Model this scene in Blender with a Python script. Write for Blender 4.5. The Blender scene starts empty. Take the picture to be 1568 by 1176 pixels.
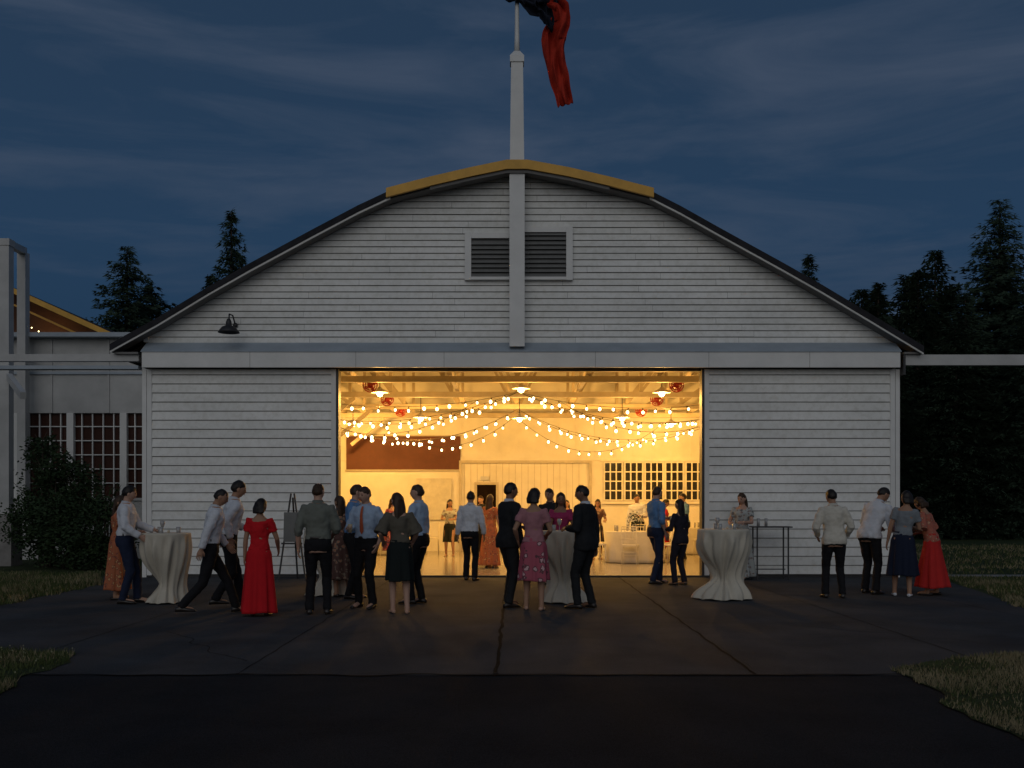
import bpy, math, random
import numpy as np
from mathutils import Vector, Matrix, noise
rad=math.radians
R=random.Random(11)
scene=bpy.context.scene
col=scene.collection

# ------------------------------------------------------------ materials
def nt(mat):
    mat.use_nodes=True
    return mat.node_tree
MATS={}
def mat(name,c,rough=.7,metal=0,nscale=None,var=.12,bump=0,bscale=None,emis=None,estr=0,spec=.5,sheen=0,c2=None,stretch=(1,1,1),alpha=None):
    if name in MATS: return MATS[name]
    m=bpy.data.materials.new(name); t=nt(m); b=t.nodes['Principled BSDF']
    b.inputs['Base Color'].default_value=(*c,1); b.inputs['Roughness'].default_value=rough
    b.inputs['Metallic'].default_value=metal; b.inputs['Specular IOR Level'].default_value=spec
    if sheen: b.inputs['Sheen Weight'].default_value=sheen
    if emis: b.inputs['Emission Color'].default_value=(*emis,1); b.inputs['Emission Strength'].default_value=estr
    if nscale is None and not emis: nscale=6
    if nscale:
        tc=t.nodes.new('ShaderNodeTexCoord'); mp=t.nodes.new('ShaderNodeMapping'); mp.inputs['Scale'].default_value=stretch
        t.links.new(tc.outputs['Object'],mp.inputs['Vector'])
        n=t.nodes.new('ShaderNodeTexNoise'); n.inputs['Scale'].default_value=nscale; n.inputs['Detail'].default_value=6; n.inputs['Roughness'].default_value=.6
        t.links.new(mp.outputs['Vector'],n.inputs['Vector'])
        r=t.nodes.new('ShaderNodeValToRGB'); r.color_ramp.elements[0].position=.3; r.color_ramp.elements[1].position=.7
        a=c2 if c2 else tuple(max(0,x*(1-var)) for x in c); bb=c if c2 else tuple(min(1,x*(1+var)) for x in c)
        r.color_ramp.elements[0].color=(*a,1); r.color_ramp.elements[1].color=(*bb,1)
        t.links.new(n.outputs['Fac'],r.inputs['Fac']); t.links.new(r.outputs['Color'],b.inputs['Base Color'])
        if bump:
            n2=t.nodes.new('ShaderNodeTexNoise'); n2.inputs['Scale'].default_value=bscale or nscale*8; n2.inputs['Detail'].default_value=4
            t.links.new(mp.outputs['Vector'],n2.inputs['Vector'])
            bp=t.nodes.new('ShaderNodeBump'); bp.inputs['Strength'].default_value=bump; bp.inputs['Distance'].default_value=.02
            t.links.new(n2.outputs['Fac'],bp.inputs['Height']); t.links.new(bp.outputs['Normal'],b.inputs['Normal'])
    MATS[name]=m; return m
def floral(name,base,s1,s2,scale=14):
    if name in MATS: return MATS[name]
    m=bpy.data.materials.new(name); t=nt(m); b=t.nodes['Principled BSDF']; b.inputs['Roughness'].default_value=.75
    tc=t.nodes.new('ShaderNodeTexCoord')
    nz=t.nodes.new('ShaderNodeTexNoise'); nz.inputs['Scale'].default_value=scale*1.2
    t.links.new(tc.outputs['Object'],nz.inputs['Vector'])
    mx=t.nodes.new('ShaderNodeMix'); mx.data_type='VECTOR'; mx.inputs[0].default_value=.08
    t.links.new(tc.outputs['Object'],mx.inputs[4]); t.links.new(nz.outputs['Color'],mx.inputs[5])
    v=t.nodes.new('ShaderNodeTexVoronoi'); v.inputs['Scale'].default_value=scale
    t.links.new(mx.outputs[1],v.inputs['Vector'])
    r=t.nodes.new('ShaderNodeValToRGB'); e=r.color_ramp.elements
    r.color_ramp.interpolation='CONSTANT'
    e[0].position=0; e[0].color=(*s1,1); e[1].position=.24; e[1].color=(*s2,1); k=e.new(.38); k.color=(*base,1)
    t.links.new(v.outputs['Distance'],r.inputs['Fac']); t.links.new(r.outputs['Color'],b.inputs['Base Color'])
    MATS[name]=m; return m

def siding_mat():
    m=bpy.data.materials.new('white_siding_paint'); t=nt(m); b=t.nodes['Principled BSDF']; b.inputs['Roughness'].default_value=.55
    tc=t.nodes.new('ShaderNodeTexCoord'); mp=t.nodes.new('ShaderNodeMapping'); mp.inputs['Scale'].default_value=(.4,1,1.2)
    t.links.new(tc.outputs['Object'],mp.inputs['Vector'])
    n=t.nodes.new('ShaderNodeTexNoise'); n.inputs['Scale'].default_value=1.1; n.inputs['Detail'].default_value=8; n.inputs['Roughness'].default_value=.6
    t.links.new(mp.outputs['Vector'],n.inputs['Vector'])
    r=t.nodes.new('ShaderNodeValToRGB'); e=r.color_ramp.elements; e[0].position=.28; e[0].color=(.64,.645,.625,1); e[1].position=.62; e[1].color=(.79,.79,.765,1)
    t.links.new(n.outputs['Fac'],r.inputs['Fac'])
    geo=t.nodes.new('ShaderNodeNewGeometry')
    r2=t.nodes.new('ShaderNodeValToRGB'); e=r2.color_ramp.elements; e[0].position=0; e[0].color=(.92,.92,.91,1); e[1].position=1; e[1].color=(1,1,1,1)
    t.links.new(geo.outputs['Random Per Island'],r2.inputs['Fac'])
    mu=t.nodes.new('ShaderNodeMix'); mu.data_type='RGBA'; mu.blend_type='MULTIPLY'; mu.inputs[0].default_value=1
    t.links.new(r.outputs['Color'],mu.inputs[6]); t.links.new(r2.outputs['Color'],mu.inputs[7])
    n3=t.nodes.new('ShaderNodeTexNoise'); n3.inputs['Scale'].default_value=9; n3.inputs['Detail'].default_value=8; n3.inputs['Roughness'].default_value=.7
    t.links.new(tc.outputs['Object'],n3.inputs['Vector'])
    r3=t.nodes.new('ShaderNodeValToRGB'); e=r3.color_ramp.elements; e[0].position=.30; e[0].color=(.84,.83,.80,1); e[1].position=.55; e[1].color=(1,1,1,1)
    t.links.new(n3.outputs['Fac'],r3.inputs['Fac'])
    mu2=t.nodes.new('ShaderNodeMix'); mu2.data_type='RGBA'; mu2.blend_type='MULTIPLY'; mu2.inputs[0].default_value=1
    t.links.new(mu.outputs[2],mu2.inputs[6]); t.links.new(r3.outputs['Color'],mu2.inputs[7]); t.links.new(mu2.outputs[2],b.inputs['Base Color'])
    return m
SID=siding_mat()
GAPM=mat('siding_gap_shade',(.10,.10,.095),.9)  # backing coloured dark so the gaps read as lap shadow between boards
TRIM=mat('white_trim_paint',(.66,.66,.64),.5,nscale=2,var=.08,bump=.1)
TRIM3=mat('weathered_white_paint',(.44,.44,.43),.6,nscale=1.5,var=.15,bump=.1)
TRIM2=mat('grey_flashing',(.30,.35,.40),.45,nscale=2,var=.12)
ROOF=mat('dark_roofing',(.025,.025,.029),.9,nscale=5,var=.3,bump=.3,spec=.2)
YEL=mat('yellow_fascia_paint',(.66,.36,.055),.6,nscale=3,var=.15)
DARK=mat('dark_metal',(.02,.02,.022),.5)
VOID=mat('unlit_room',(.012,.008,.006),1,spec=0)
LOUV=mat('louvre_slat_paint',(.15,.15,.145),.6)
INW=mat('interior_white_paint',(.74,.71,.62),.6,nscale=2,var=.08)
INT=mat('truss_timber_paint',(.46,.38,.26),.7,nscale=3,var=.15)
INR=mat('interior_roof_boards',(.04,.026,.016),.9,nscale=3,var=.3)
MURAL=mat('brown_wall_panel',(.11,.035,.02),.7)
FLOORM=mat('polished_concrete',(.36,.33,.28),.18,nscale=3,var=.18,bump=.03)
GLASSD=mat('dark_window_glass',(.01,.012,.016),.08,spec=.6)
CONC=mat('concrete',(.22,.21,.20),.85,nscale=6,var=.2,bump=.3)
RED=mat('red_enamel',(.36,.03,.018),.4)
BARK=mat('bark',(.05,.035,.025),.9,nscale=10,var=.4,bump=.5)
FIR=mat('fir_needles',(.042,.066,.040),.85,nscale=.9,c2=(.012,.022,.015),spec=.1)
LEAF=mat('shrub_leaves',(.035,.06,.022),.7,nscale=3,c2=(.012,.025,.012),spec=.2)
LINEN=mat('table_linen',(.50,.46,.38),.85,nscale=4,var=.08,bump=.15,bscale=60)
LINW=mat('white_table_linen',(.66,.63,.55),.85,nscale=4,var=.08)
BULB=mat('bulb_glow',(1,.8,.5),.4,emis=(1,.76,.36),estr=9)
BULB.cycles.emission_sampling='NONE'
LAMPG=mat('lamp_glow',(1,.8,.5),.4,emis=(1,.82,.5),estr=14); LAMPG.cycles.emission_sampling='NONE'

# ------------------------------------------------------------ mesh builder
class MB:
    def __init__(s): s.v=[];s.f=[];s.m=[];s.s=[];s.mats=[]
    def mi(s,m):
        if m not in s.mats: s.mats.append(m)
        return s.mats.index(m)
    def add(s,vs,fs,m,smooth=False):
        o=len(s.v); s.v.extend([tuple(v) for v in vs]); k=s.mi(m)
        for f in fs: s.f.append(tuple(i+o for i in f)); s.m.append(k); s.s.append(smooth)
    def box(s,x0,x1,y0,y1,z0,z1,m):
        vs=[(x,y,z) for z in(z0,z1) for y in(y0,y1) for x in(x0,x1)]
        s.add(vs,[(0,2,3,1),(4,5,7,6),(0,1,5,4),(2,6,7,3),(0,4,6,2),(1,3,7,5)],m)
    def beam(s,a,b,w,h,m):
        a=Vector(a);b=Vector(b);d=(b-a).normalized(); up=Vector((0,0,1)) if abs(d.z)<.95 else Vector((0,1,0))
        r=d.cross(up).normalized()*w/2; u=r.cross(d).normalized()*h/2
        vs=[p+i*r+j*u for p in(a,b) for j in(-1,1) for i in(-1,1)]
        s.add(vs,[(0,2,3,1),(4,5,7,6),(0,1,5,4),(2,6,7,3),(0,4,6,2),(1,3,7,5)],m)
    def loft(s,rings,m,smooth=True,cap=True):
        n=len(rings[0]); vs=[p for r in rings for p in r]; fs=[]
        for i in range(len(rings)-1):
            for j in range(n):
                k=(j+1)%n; fs.append((i*n+j,i*n+k,(i+1)*n+k,(i+1)*n+j))
        if cap:
            fs.append(tuple(reversed(range(n)))); fs.append(tuple((len(rings)-1)*n+j for j in range(n)))
        s.add(vs,fs,m,smooth)
    def tube(s,pts,rs,m,n=8,smooth=True,flat=1.0):
        pts=[Vector(p) for p in pts]
        if not hasattr(rs,'__len__'): rs=[rs]*len(pts)
        rings=[];u=None
        for i,p in enumerate(pts):
            t=(pts[min(i+1,len(pts)-1)]-pts[max(i-1,0)])
            if t.length<1e-7: t=Vector((0,0,1))
            t.normalize()
            if u is None:
                a=Vector((1,0,0)) if abs(t.x)<.9 else Vector((0,1,0)); u=(a-t*a.dot(t)).normalized()
            else:
                u=u-t*u.dot(t)
                if u.length<1e-5: u=t.orthogonal()
                u.normalize()
            w=t.cross(u)
            rings.append([p+rs[i]*(math.cos(q)*u+flat*math.sin(q)*w) for q in [2*math.pi*k/n for k in range(n)]])
        s.loft(rings,m,smooth)
    def ball(s,c,r,m,n=12,k=8,rot=None):
        c=Vector(c)
        if not hasattr(r,'__len__'): r=(r,r,r)
        rings=[]
        for i in range(k+1):
            th=math.pi*i/k; st=max(math.sin(th),.02)
            ring=[]
            for j in range(n):
                ph=2*math.pi*j/n; p=Vector((r[0]*st*math.cos(ph),r[1]*st*math.sin(ph),-r[2]*math.cos(th)))
                if rot: p=rot@p
                ring.append(c+p)
            rings.append(ring)
        s.loft(rings,m,True)
    def mesh(s,name):
        me=bpy.data.meshes.new(name); me.from_pydata(s.v,[],s.f)
        for m in s.mats: me.materials.append(m)
        me.polygons.foreach_set('material_index',s.m); me.polygons.foreach_set('use_smooth',s.s); me.update(); return me
    def obj(s,name,parent=None,loc=(0,0,0),rot=0):
        o=bpy.data.objects.new(name,s.mesh(name)); col.objects.link(o); o.location=loc; o.rotation_euler=(0,0,rot)
        if parent: par(o,parent)
        return o
def par(o,p):
    o.parent=p; o.matrix_parent_inverse=Matrix.Translation(-Vector(p.location))
def root(name,loc=(0,0,0)):
    e=bpy.data.objects.new(name,None); e.location=loc; e.empty_display_size=.3; col.objects.link(e); return e

# ------------------------------------------------------------ people
SK1=mat('skin_tan',(.32,.18,.115),.6,nscale=8,var=.06,spec=.3); SK2=mat('skin_light',(.43,.26,.19),.6,nscale=8,var=.06,spec=.3); SK3=mat('skin_brown',(.22,.115,.07),.6,nscale=8,var=.06,spec=.3)
HB=mat('black_hair',(.012,.009,.008),.5,nscale=30,var=.4,stretch=(1,1,.2),spec=.3); HBR=mat('brown_hair',(.04,.022,.012),.55,nscale=30,var=.4,stretch=(1,1,.2),spec=.3)
EYE=mat('eye_dark',(.02,.012,.01),.2); LIP=mat('lips',(.30,.09,.07),.5)
def cloth(n,c,var=.08,bump=.25): return mat(n,c,.85,nscale=9,var=var,bump=bump,bscale=120,spec=.2)
BLKP=cloth('black_trousers',(.010,.010,.012)); NAVP=cloth('navy_trousers',(.014,.021,.048)); SHOE=mat('leather_shoes',(.02,.015,.012),.35)
WHS=cloth('white_shirt_cloth',(.56,.58,.62)); CRS=cloth('cream_barong_cloth',(.54,.51,.44)); LBS=cloth('light_blue_shirt_cloth',(.32,.42,.56)); BLS=cloth('blue_shirt_cloth',(.10,.21,.40))
GRS=cloth('grey_green_shirt_cloth',(.14,.15,.13)); REDD=cloth('red_dress_cloth',(.50,.010,.016)); SUIT=cloth('charcoal_suit_cloth',(.014,.015,.017)); BLKD=cloth('black_dress_cloth',(.010,.014,.014))
OLV=cloth('sheer_olive_cloth',(.10,.088,.068)); PNK=cloth('pink_top_cloth',(.34,.155,.175)); MAG=cloth('magenta_cloth',(.28,.026,.09)); NAVS=cloth('navy_skirt_cloth',(.010,.015,.034)); GRT=cloth('grey_lace_cloth',(.18,.20,.22)); REDS=cloth('red_skirt_cloth',(.44,.022,.02)); DKV=cloth('dark_navy_cloth',(.018,.016,.025)); TIE=cloth('rust_tie_cloth',(.38,.09,.04))
FLP=floral('pink_floral_cloth',(.34,.065,.10),(.52,.32,.33),(.11,.035,.045),11)
FLO=floral('orange_floral_cloth',(.38,.11,.042),(.54,.31,.13),(.19,.048,.03),16)
FLR=floral('rust_floral_cloth',(.08,.035,.028),(.36,.15,.08),(.2,.16,.12),14)
FLW=floral('grey_floral_cloth',(.33,.35,.34),(.12,.14,.13),(.20,.15,.14),14)
FLB=floral('coral_brocade_cloth',(.36,.10,.06),(.50,.27,.15),(.22,.09,.065),18)
TEX=bpy.data.textures.new('cloth_folds','CLOUDS'); TEX.noise_scale=.10; TEX.noise_depth=2
PEND=[]; RJ=random.Random(5)
def sst(t): t=max(0,min(1,t)); return t*t*(3-2*t)
def tmpobj(mb,voxel,disp):
    me=mb.mesh('t'); o=bpy.data.objects.new('t',me); col.objects.link(o)
    r=o.modifiers.new('r','REMESH'); r.mode='VOXEL'; r.voxel_size=voxel
    s=o.modifiers.new('s','SMOOTH'); s.factor=.5; s.iterations=3
    if disp:
        d=o.modifiers.new('d','DISPLACE'); d.texture=TEX; d.strength=disp; d.mid_level=.5; d.texture_coords='LOCAL'
    return o
def ik(a,c,l1,l2,hint):
    a=Vector(a);c=Vector(c);d=c-a;L=d.length
    if L>(l1+l2)*.995: c=a+d.normalized()*(l1+l2)*.995; d=c-a; L=d.length
    x=(l1*l1-l2*l2+L*L)/(2*L); h=math.sqrt(max(0,l1*l1-x*x)); dn=d.normalized()
    hv=Vector(hint); hv=hv-dn*hv.dot(dn)
    if hv.length<1e-4: hv=dn.orthogonal()
    return a+dn*x+hv.normalized()*h, c
def hand(mb,w,d,nrm,side,m,curl=.35):
    d=d.normalized(); nrm=(nrm-d*nrm.dot(d)); 
    if nrm.length<1e-3: nrm=d.orthogonal()
    nrm.normalize(); s=d.cross(nrm).normalized()*side   # s points to thumb side
    rings=[]
    for t,a,b in((-.02,.026,.02),(.0,.027,.019),(.035,.038,.017),(.07,.042,.015),(.092,.038,.011)):
        rings.append([w+d*t+s*a*math.cos(q)+nrm*b*math.sin(q) for q in [2*math.pi*k/10 for k in range(10)]])
    mb.loft(rings,m)
    for off,L in((.030,.070),(.010,.080),(-.010,.074),(-.029,.058)):
        p=w+d*.085+s*off; a=curl*.5; pts=[p-d*.02,p]; 
        for k,f in enumerate((.45,.32,.23)):
            a+=curl*(.6 if k else .2); p=p+(d*math.cos(a)+nrm*math.sin(a)+s*off*.8)*(L*f); pts.append(p)
        mb.tube(pts,[.0095,.0095,.009,.008,.006],m,6)
    p=w+d*.025+s*.028; a1=(d*.65+s*.7+nrm*.25).normalized(); a2=(d*.9+s*.25+nrm*.35).normalized()
    mb.tube([p-s*.01,p,p+a1*.03,p+a1*.03+a2*.026,p+a1*.03+a2*.045],[.013,.013,.011,.010,.007],m,6)

def person(name,x,y,H,face,sex='m',top=None,hem=1.0,sleeve='long',bottom=BLKP,kind='pants',shem=.5,flare=.24,hair='short',hm=HB,skin=SK1,
           la=(-.27,.06,.86),ra=(.27,.06,.86),lf=(-.11,.02),rf=(.11,-.02),lean=0,side=0,hyaw=0,hpitch=0,jacket=False,tie=None,belt=False,glass=None,shoe=SHOE,z=.012,lift=(0,0)):
    # nobody stands exactly alike: small changes of stance, arm and head
    if hyaw==0: hyaw=RJ.choice((-1,1))*RJ.uniform(8,26)
    if side==0: side=RJ.uniform(-2.5,2.5)
    if lean==0: lean=RJ.uniform(-1,4)
    if hpitch==0: hpitch=RJ.uniform(-10,3)
    la=tuple(v+RJ.uniform(-.03,.03) for v in la); ra=tuple(v+RJ.uniform(-.03,.03) for v in ra)
    lf=(lf[0]+RJ.uniform(-.02,.02),lf[1]+RJ.uniform(-.03,.08)); rf=(rf[0]+RJ.uniform(-.02,.02),rf[1]+RJ.uniform(-.05,.05))
    lean=rad(lean); side=rad(side); fem=sex=='f'; sw=.86 if fem else 1.0
    def bend(p):
        p=Vector(p); t=sst((p.z-.90)/.35); q=p-Vector((0,0,.92))
        return Matrix.Rotation(-lean*t,3,'X')@(Matrix.Rotation(side*t,3,'Y')@q)+Vector((0,0,.92))
    T=[(.80,.150,.100,0),(.88,.170,.118,-.01),(.95,.172,.120,-.012),(1.03,.155,.108,0),(1.12,.148,.102,.005),(1.25,.166,.114,.006),(1.35,.182,.118,.004),(1.42,.172,.098,0),(1.465,.115,.078,-.004),(1.50,.066,.062,-.006)]
    if fem: T=[(.80,.160,.105,0),(.88,.176,.120,-.012),(.95,.170,.118,-.014),(1.03,.140,.100,0),(1.12,.122,.088,.002),(1.23,.138,.104,.012),(1.31,.148,.118,.018),(1.38,.150,.098,.004),(1.43,.125,.078,0),(1.465,.075,.06,-.004),(1.50,.05,.05,-.006)]
    def torso(mb,m,z0,z1,inf,flareh=0):
        zs=[t[0] for t in T]; rings=[]
        N=max(3,int((z1-z0)/.04))
        for i in range(N+1):
            zz=z0+(z1-z0)*i/N
            rx=np.interp(zz,zs,[t[1] for t in T])+inf; ry=np.interp(zz,zs,[t[2] for t in T])+inf; yo=np.interp(zz,zs,[t[3] for t in T])
            if flareh and zz<1.1: rx+=flareh*(1.1-zz)/.3; ry+=flareh*(1.1-zz)/.3
            ring=[]
            for k in range(24):
                q=2*math.pi*k/24; cx=math.cos(q); cy=math.sin(q)
                e=.85; px=math.copysign(abs(cx)**e,cx)*rx; py=math.copysign(abs(cy)**e,cy)*ry+yo
                ring.append(bend((px,py,zz)))
            rings.append(ring)
        mb.loft(rings,m)
    hips=[Vector((-.088,0,.90)),Vector((.088,0,.90))]
    feet=[Vector((lf[0],lf[1],.085+lift[0])),Vector((rf[0],rf[1],.085+lift[1]))]
    drop=max(0,max((h-f).length for h,f in zip(hips,feet))-.835)
    knees=[];ank=[]
    for h,f in zip(hips,feet):
        h.z-=drop; k,a=ik(h,f,.425,.412,(0,1,0)); knees.append(k);ank.append(a)
    sh=[bend((-.175*sw,0,1.405)),bend((.175*sw,0,1.405))]
    wr=[];el=[]
    for i,(s_,w) in enumerate(zip(sh,(la,ra))):
        sg=-1 if i==0 else 1
        e,w2=ik(s_,w,.285,.255,(sg*.5,-.7,-.5)); el.append(e);wr.append(w2)
    # --- skin (one continuous body)
    sb=MB(); torso(sb,skin,.82,1.49,-.004)
    ar=.88 if fem else 1
    for i in(0,1):
        inner=bend((.09*(-1 if i==0 else 1),0,1.39))
        S,E,W=sh[i],el[i],wr[i]
        sb.tube([inner,S,S.lerp(E,.35),S.lerp(E,.75),E,E.lerp(W,.25),E.lerp(W,.7),W,W+(W-E).normalized()*.03],[.055*ar,.056*ar,.050*ar,.044*ar,.040*ar,.042*ar,.032*ar,.026*ar,.024*ar],skin,12)
        h,k,a=hips[i],knees[i],ank[i]
        sb.tube([h+Vector((0,0,.06)),h,h.lerp(k,.3),h.lerp(k,.75),k,k.lerp(a,.25),k.lerp(a,.6),a,a-Vector((0,0,.035))],[.08,.088,.084,.064,.055,.056,.045,.036,.036],skin,12)
        sb.tube([a+Vector((0,-.03,-.035)),a+Vector((0,.05,-.04)),a+Vector((0,.13,-.055)),a+Vector((0,.17,-.06))],[.035,.036,.034,.018],skin,10)
    nb=bend((0,-.004,1.47)); ht=bend((0,.0,1.52)); HR=Matrix.Rotation(-lean*.8,3,'X')@Matrix.Rotation(side,3,'Y')@Matrix.Rotation(rad(hyaw),3,'Z')@Matrix.Rotation(rad(hpitch),3,'X')
    hc=ht+HR@Vector((0,.018,.108))
    sb.tube([nb-Vector((0,0,.03)),nb,ht,hc-(HR@Vector((0,.01,.03)))],[.066*sw,.060*sw,.056*sw,.053*sw],skin,12)
    rings=[]
    for i in range(19):
        th=math.pi*i/18; ring=[]
        for j in range(28):
            ph=2*math.pi*j/28; dx=math.sin(th)*math.cos(ph); dy=math.sin(th)*math.sin(ph); dz=-math.cos(th)
            if i in(0,18): dx*=.03;dy*=.03
            X,Y,Z=.076*dx,.096*dy,.117*dz
            if dz<0:
                t=-dz; X*=1-.22*t*t; Y*=(1-.45*t) if dy<0 else (1-.06*t)
            if dy>0:
                g=lambda u,a:math.exp(-(u/a)**2)
                Y+=.024*g(X,.012)*g(Z+.018,.02)-.008*g(abs(X)-.03,.013)*g(Z-.008,.012)+.005*g(Z-.03,.01)*g(X,.05)+.006*g(X,.02)*g(Z+.055,.01)+.007*g(X,.02)*g(Z+.098,.014)
            ring.append(hc+HR@Vector((X,Y,Z)))
        rings.append(ring)
    sb.loft(rings,skin)
    for sx in(-1,1): sb.ball(hc+HR@Vector((sx*.079,-.005,-.005)),(.009,.018,.030),skin,8,6,HR)
    parts=[(tmpobj(sb,.0095,0),skin)]
    ex=MB()
    for sx in(-1,1):
        ex.ball(hc+HR@Vector((sx*.029,.083,.006)),.0085,EYE,8,6)
        ex.ball(hc+HR@Vector((sx*.030,.090,.027)),(.017,.006,.004),hm,8,5,HR)
    ex.ball(hc+HR@Vector((0,.094,-.055)),(.022,.006,.007),LIP,8,5,HR)
    # hands
    for i in(0,1):
        d=wr[i]-el[i]; sg=-1 if i==0 else 1
        nrm=Vector((-sg,.15,0)) if abs(d.normalized().z)>.5 else Vector((-sg*.6,0,-1))
        s_=d.cross(nrm); want=Vector((0,1,.6)); hand(ex,wr[i],d,nrm,1 if s_.dot(want)>0 else -1,skin,.35 if glass!=i else .7)
        if glass==i:
            g=wr[i]+d.normalized()*.085+nrm.normalized()*.035
            ex.tube([g+Vector((0,0,-.06)),g+Vector((0,0,.0)),g+Vector((0,0,.06))],[.026,.030,.034],mat('drink_glass',(.5,.4,.25),.1),10)
    # --- top
    if top:
        tb=MB(); inf=.020 if jacket else (.013 if not fem else .006)
        torso(tb,top,hem,1.475 if not fem else 1.40,inf,.018 if (hem<.95 and not fem) else 0)
        for i in(0,1):
            S,E,W=sh[i],el[i],wr[i]; inner=bend((.09*(-1 if i==0 else 1),0,1.39)); q=.016 if jacket else .012
            if sleeve in('long','roll'):
                end=1 if sleeve=='long' else .35
                tb.tube([inner,S,S.lerp(E,.35),S.lerp(E,.8),E,E.lerp(W,.3*end if end<1 else .3),E.lerp(W,.96*end)],[.062*ar,.062*ar+q*.5,.058*ar+q,.052*ar+q,.050*ar+q,.048*ar+q,.036*ar+q],top,12)
            elif sleeve=='short': tb.tube([inner,S,S.lerp(E,.3),S.lerp(E,.6)],[.06*ar,.062*ar+.006,.058*ar+.012,.056*ar+.016],top,12)
            elif sleeve=='cape': tb.tube([inner,S,S.lerp(E,.4),S.lerp(E,1.0)],[.06,.07,.085,.11],top,14)
        parts.append((tmpobj(tb,.013,.038 if not jacket else .026),top))
        if not fem:
            rr=[];
            for zz,rx in((1.478,.074),(1.510,.066),(1.517,.070),(1.475,.082)):
                rr.append([bend((rx*math.cos(q),rx*1.0*math.sin(q)-.004,zz+ (.0 if math.sin(q)<.3 else -.022*math.sin(q)))) for q in [2*math.pi*k/20 for k in range(20)]])
            ex.loft(rr,WHS if jacket else top,True,False)
        if jacket or tie:
            def cf(u,zz,o):
                zs=[t[0] for t in T]; ry=np.interp(zz,zs,[t[2] for t in T])+inf+o; rx=np.interp(zz,zs,[t[1] for t in T])+inf
                e=.85; cx=u/rx; cy=math.sqrt(max(0,1-abs(cx)**(2/e)))**e
                return bend((u,cy*ry+np.interp(zz,zs,[t[3] for t in T]),zz))
            if jacket:
                vs=[];fs=[]
                for i in range(9):
                    zz=1.47-.33*i/8; w=.055*(1-i/8)+.004
                    vs+=[cf(-w,zz,.008),cf(0,zz,.013),cf(w,zz,.008)]
                    if i: b=3*i; fs+=[(b-3,b-2,b+1,b),(b-2,b-1,b+2,b+1)]
                ex.add(vs,fs,WHS,True)
            if tie:
                vs=[];fs=[]
                for i in range(10):
                    zz=1.465-.40*i/9; w=.016+.016*i/9 if i<9 else .004
                    vs+=[cf(-w,zz,.017),cf(0,zz,.025),cf(w,zz,.017)]
                    if i: b=3*i; fs+=[(b-3,b-2,b+1,b),(b-2,b-1,b+2,b+1)]
                ex.add(vs,fs,tie,True)
    # --- bottoms
    if kind=='pants':
        pb=MB(); torso(pb,bottom,.84,1.045,.010)
        for i in(0,1):
            h,k,a=hips[i],knees[i],ank[i]
            pb.tube([h+Vector((0,0,.08)),h,h.lerp(k,.3),h.lerp(k,.75),k,k.lerp(a,.25),k.lerp(a,.65),a+Vector((0,-.005,-.03))],[.088,.098,.093,.076,.068,.066,.060,.060],bottom,14)
        parts.append((tmpobj(pb,.013,.026),bottom))
        if belt:
            rr=[[bend((.172*math.cos(q)*1.0,.125*math.sin(q)-.004,zz)) for q in [2*math.pi*k/24 for k in range(24)]] for zz in(1.0,1.035)]
            ex.loft(rr,SHOE,True,True)
    else:
        rings=[];N=26; seed=R.random()*9; cxm=(ank[0]+ank[1])/2
        for i in range(N+1):
            t=i/N; zz=1.06+(shem-1.06)*t
            hip=sst((1.06-zz)/.16); bx=.135+.052*hip; by=.098+.036*hip
            if zz<.88:
                g=(.88-zz)/(.88-shem+1e-6); bx+=(flare-.187)*g; by+=(flare*.85-.134)*g
            f=max(0,(.98-zz))/(.98-shem+.2); ring=[]
            for k in range(56):
                q=2*math.pi*k/56
                am=f*.030*(math.sin(9*q+seed+1.5*noise.noise(Vector((seed,q,zz))))+.7*math.sin(5*q+seed*3+zz))+f*.014*math.sin(17*q+seed)
                p=bend((bx*math.cos(q),by*math.sin(q)-.008,zz)); am2=1+am/bx
                sh_=(cxm.y*.5)*f
                ring.append(Vector((p.x+(am2-1)*bx*math.cos(q),p.y+(am2-1)*by*math.sin(q)+sh_,p.z+ .012*f*math.sin(3*q+seed))))
            rings.append(ring)
        ex.loft(rings,bottom,True,True)
    # --- shoes
    for i in(0,1):
        a=ank[i]
        yw=rad(8)*(-1 if i else 1)
        rm=Matrix.Rotation(yw,3,'Z')
        rings=[]
        L=.27 if not fem else .235; wd=.046 if not fem else .038
        for t,w,hh in((0,.55,.05),(.06,.85,.075 if not fem else .05),(.3,.85,.085 if not fem else .04),(.5,.95,.065 if not fem else .035),(.75,1.0,.048 if not fem else .03),(.93,.8,.035),(1,.35,.022)):
            yy=-.075+L*t
            rings.append([a+rm@Vector((wd*w*math.cos(q),yy,-.085+hh*.5+hh*.5*math.sin(q))) for q in [2*math.pi*k/12 for k in range(12)]])
        ex.loft(rings,shoe,True)
    # --- hair
    hb=MB(); rings=[]
    for i in range(21):
        th=math.pi*i/20; ring=[]
        for j in range(28):
            ph=2*math.pi*j/28; s_=max(math.sin(th),.03); dx=s_*math.cos(ph); dy=s_*math.sin(ph); dz=-math.cos(th)
            sc=1.0
            front=sst((dy-.15)/.35)
            line=.52 if abs(dx)<.5 else .3
            if dz<line: sc-=.16*front*sst((line-dz)/.15)
            if hair in('short','buzz'):
                lo=-.35; 
                if dz<lo: sc-=.2*sst((lo-dz)/.2)
                if dy>-.15 and dz<.05: sc-=.14*sst((.05-dz)/.15)*sst((dy+.15)/.3)
            else:
                if dz<-.55: sc-=.2*sst((-.55-dz)/.2)
            w=.010*noise.noise(Vector((dx*4,dy*4,dz*3+x)))+.006*noise.noise(Vector((dx*11,dy*11,dz*11+y)))
            th_=.0 if hair!='buzz' else -.005
            ring.append(hc+HR@(Vector(((.083+th_+w)*dx*sc,(.104+th_+w)*dy*sc-.004,(.118+th_+w)*dz*(sc if dz<0 else 1)+.006))))
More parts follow.
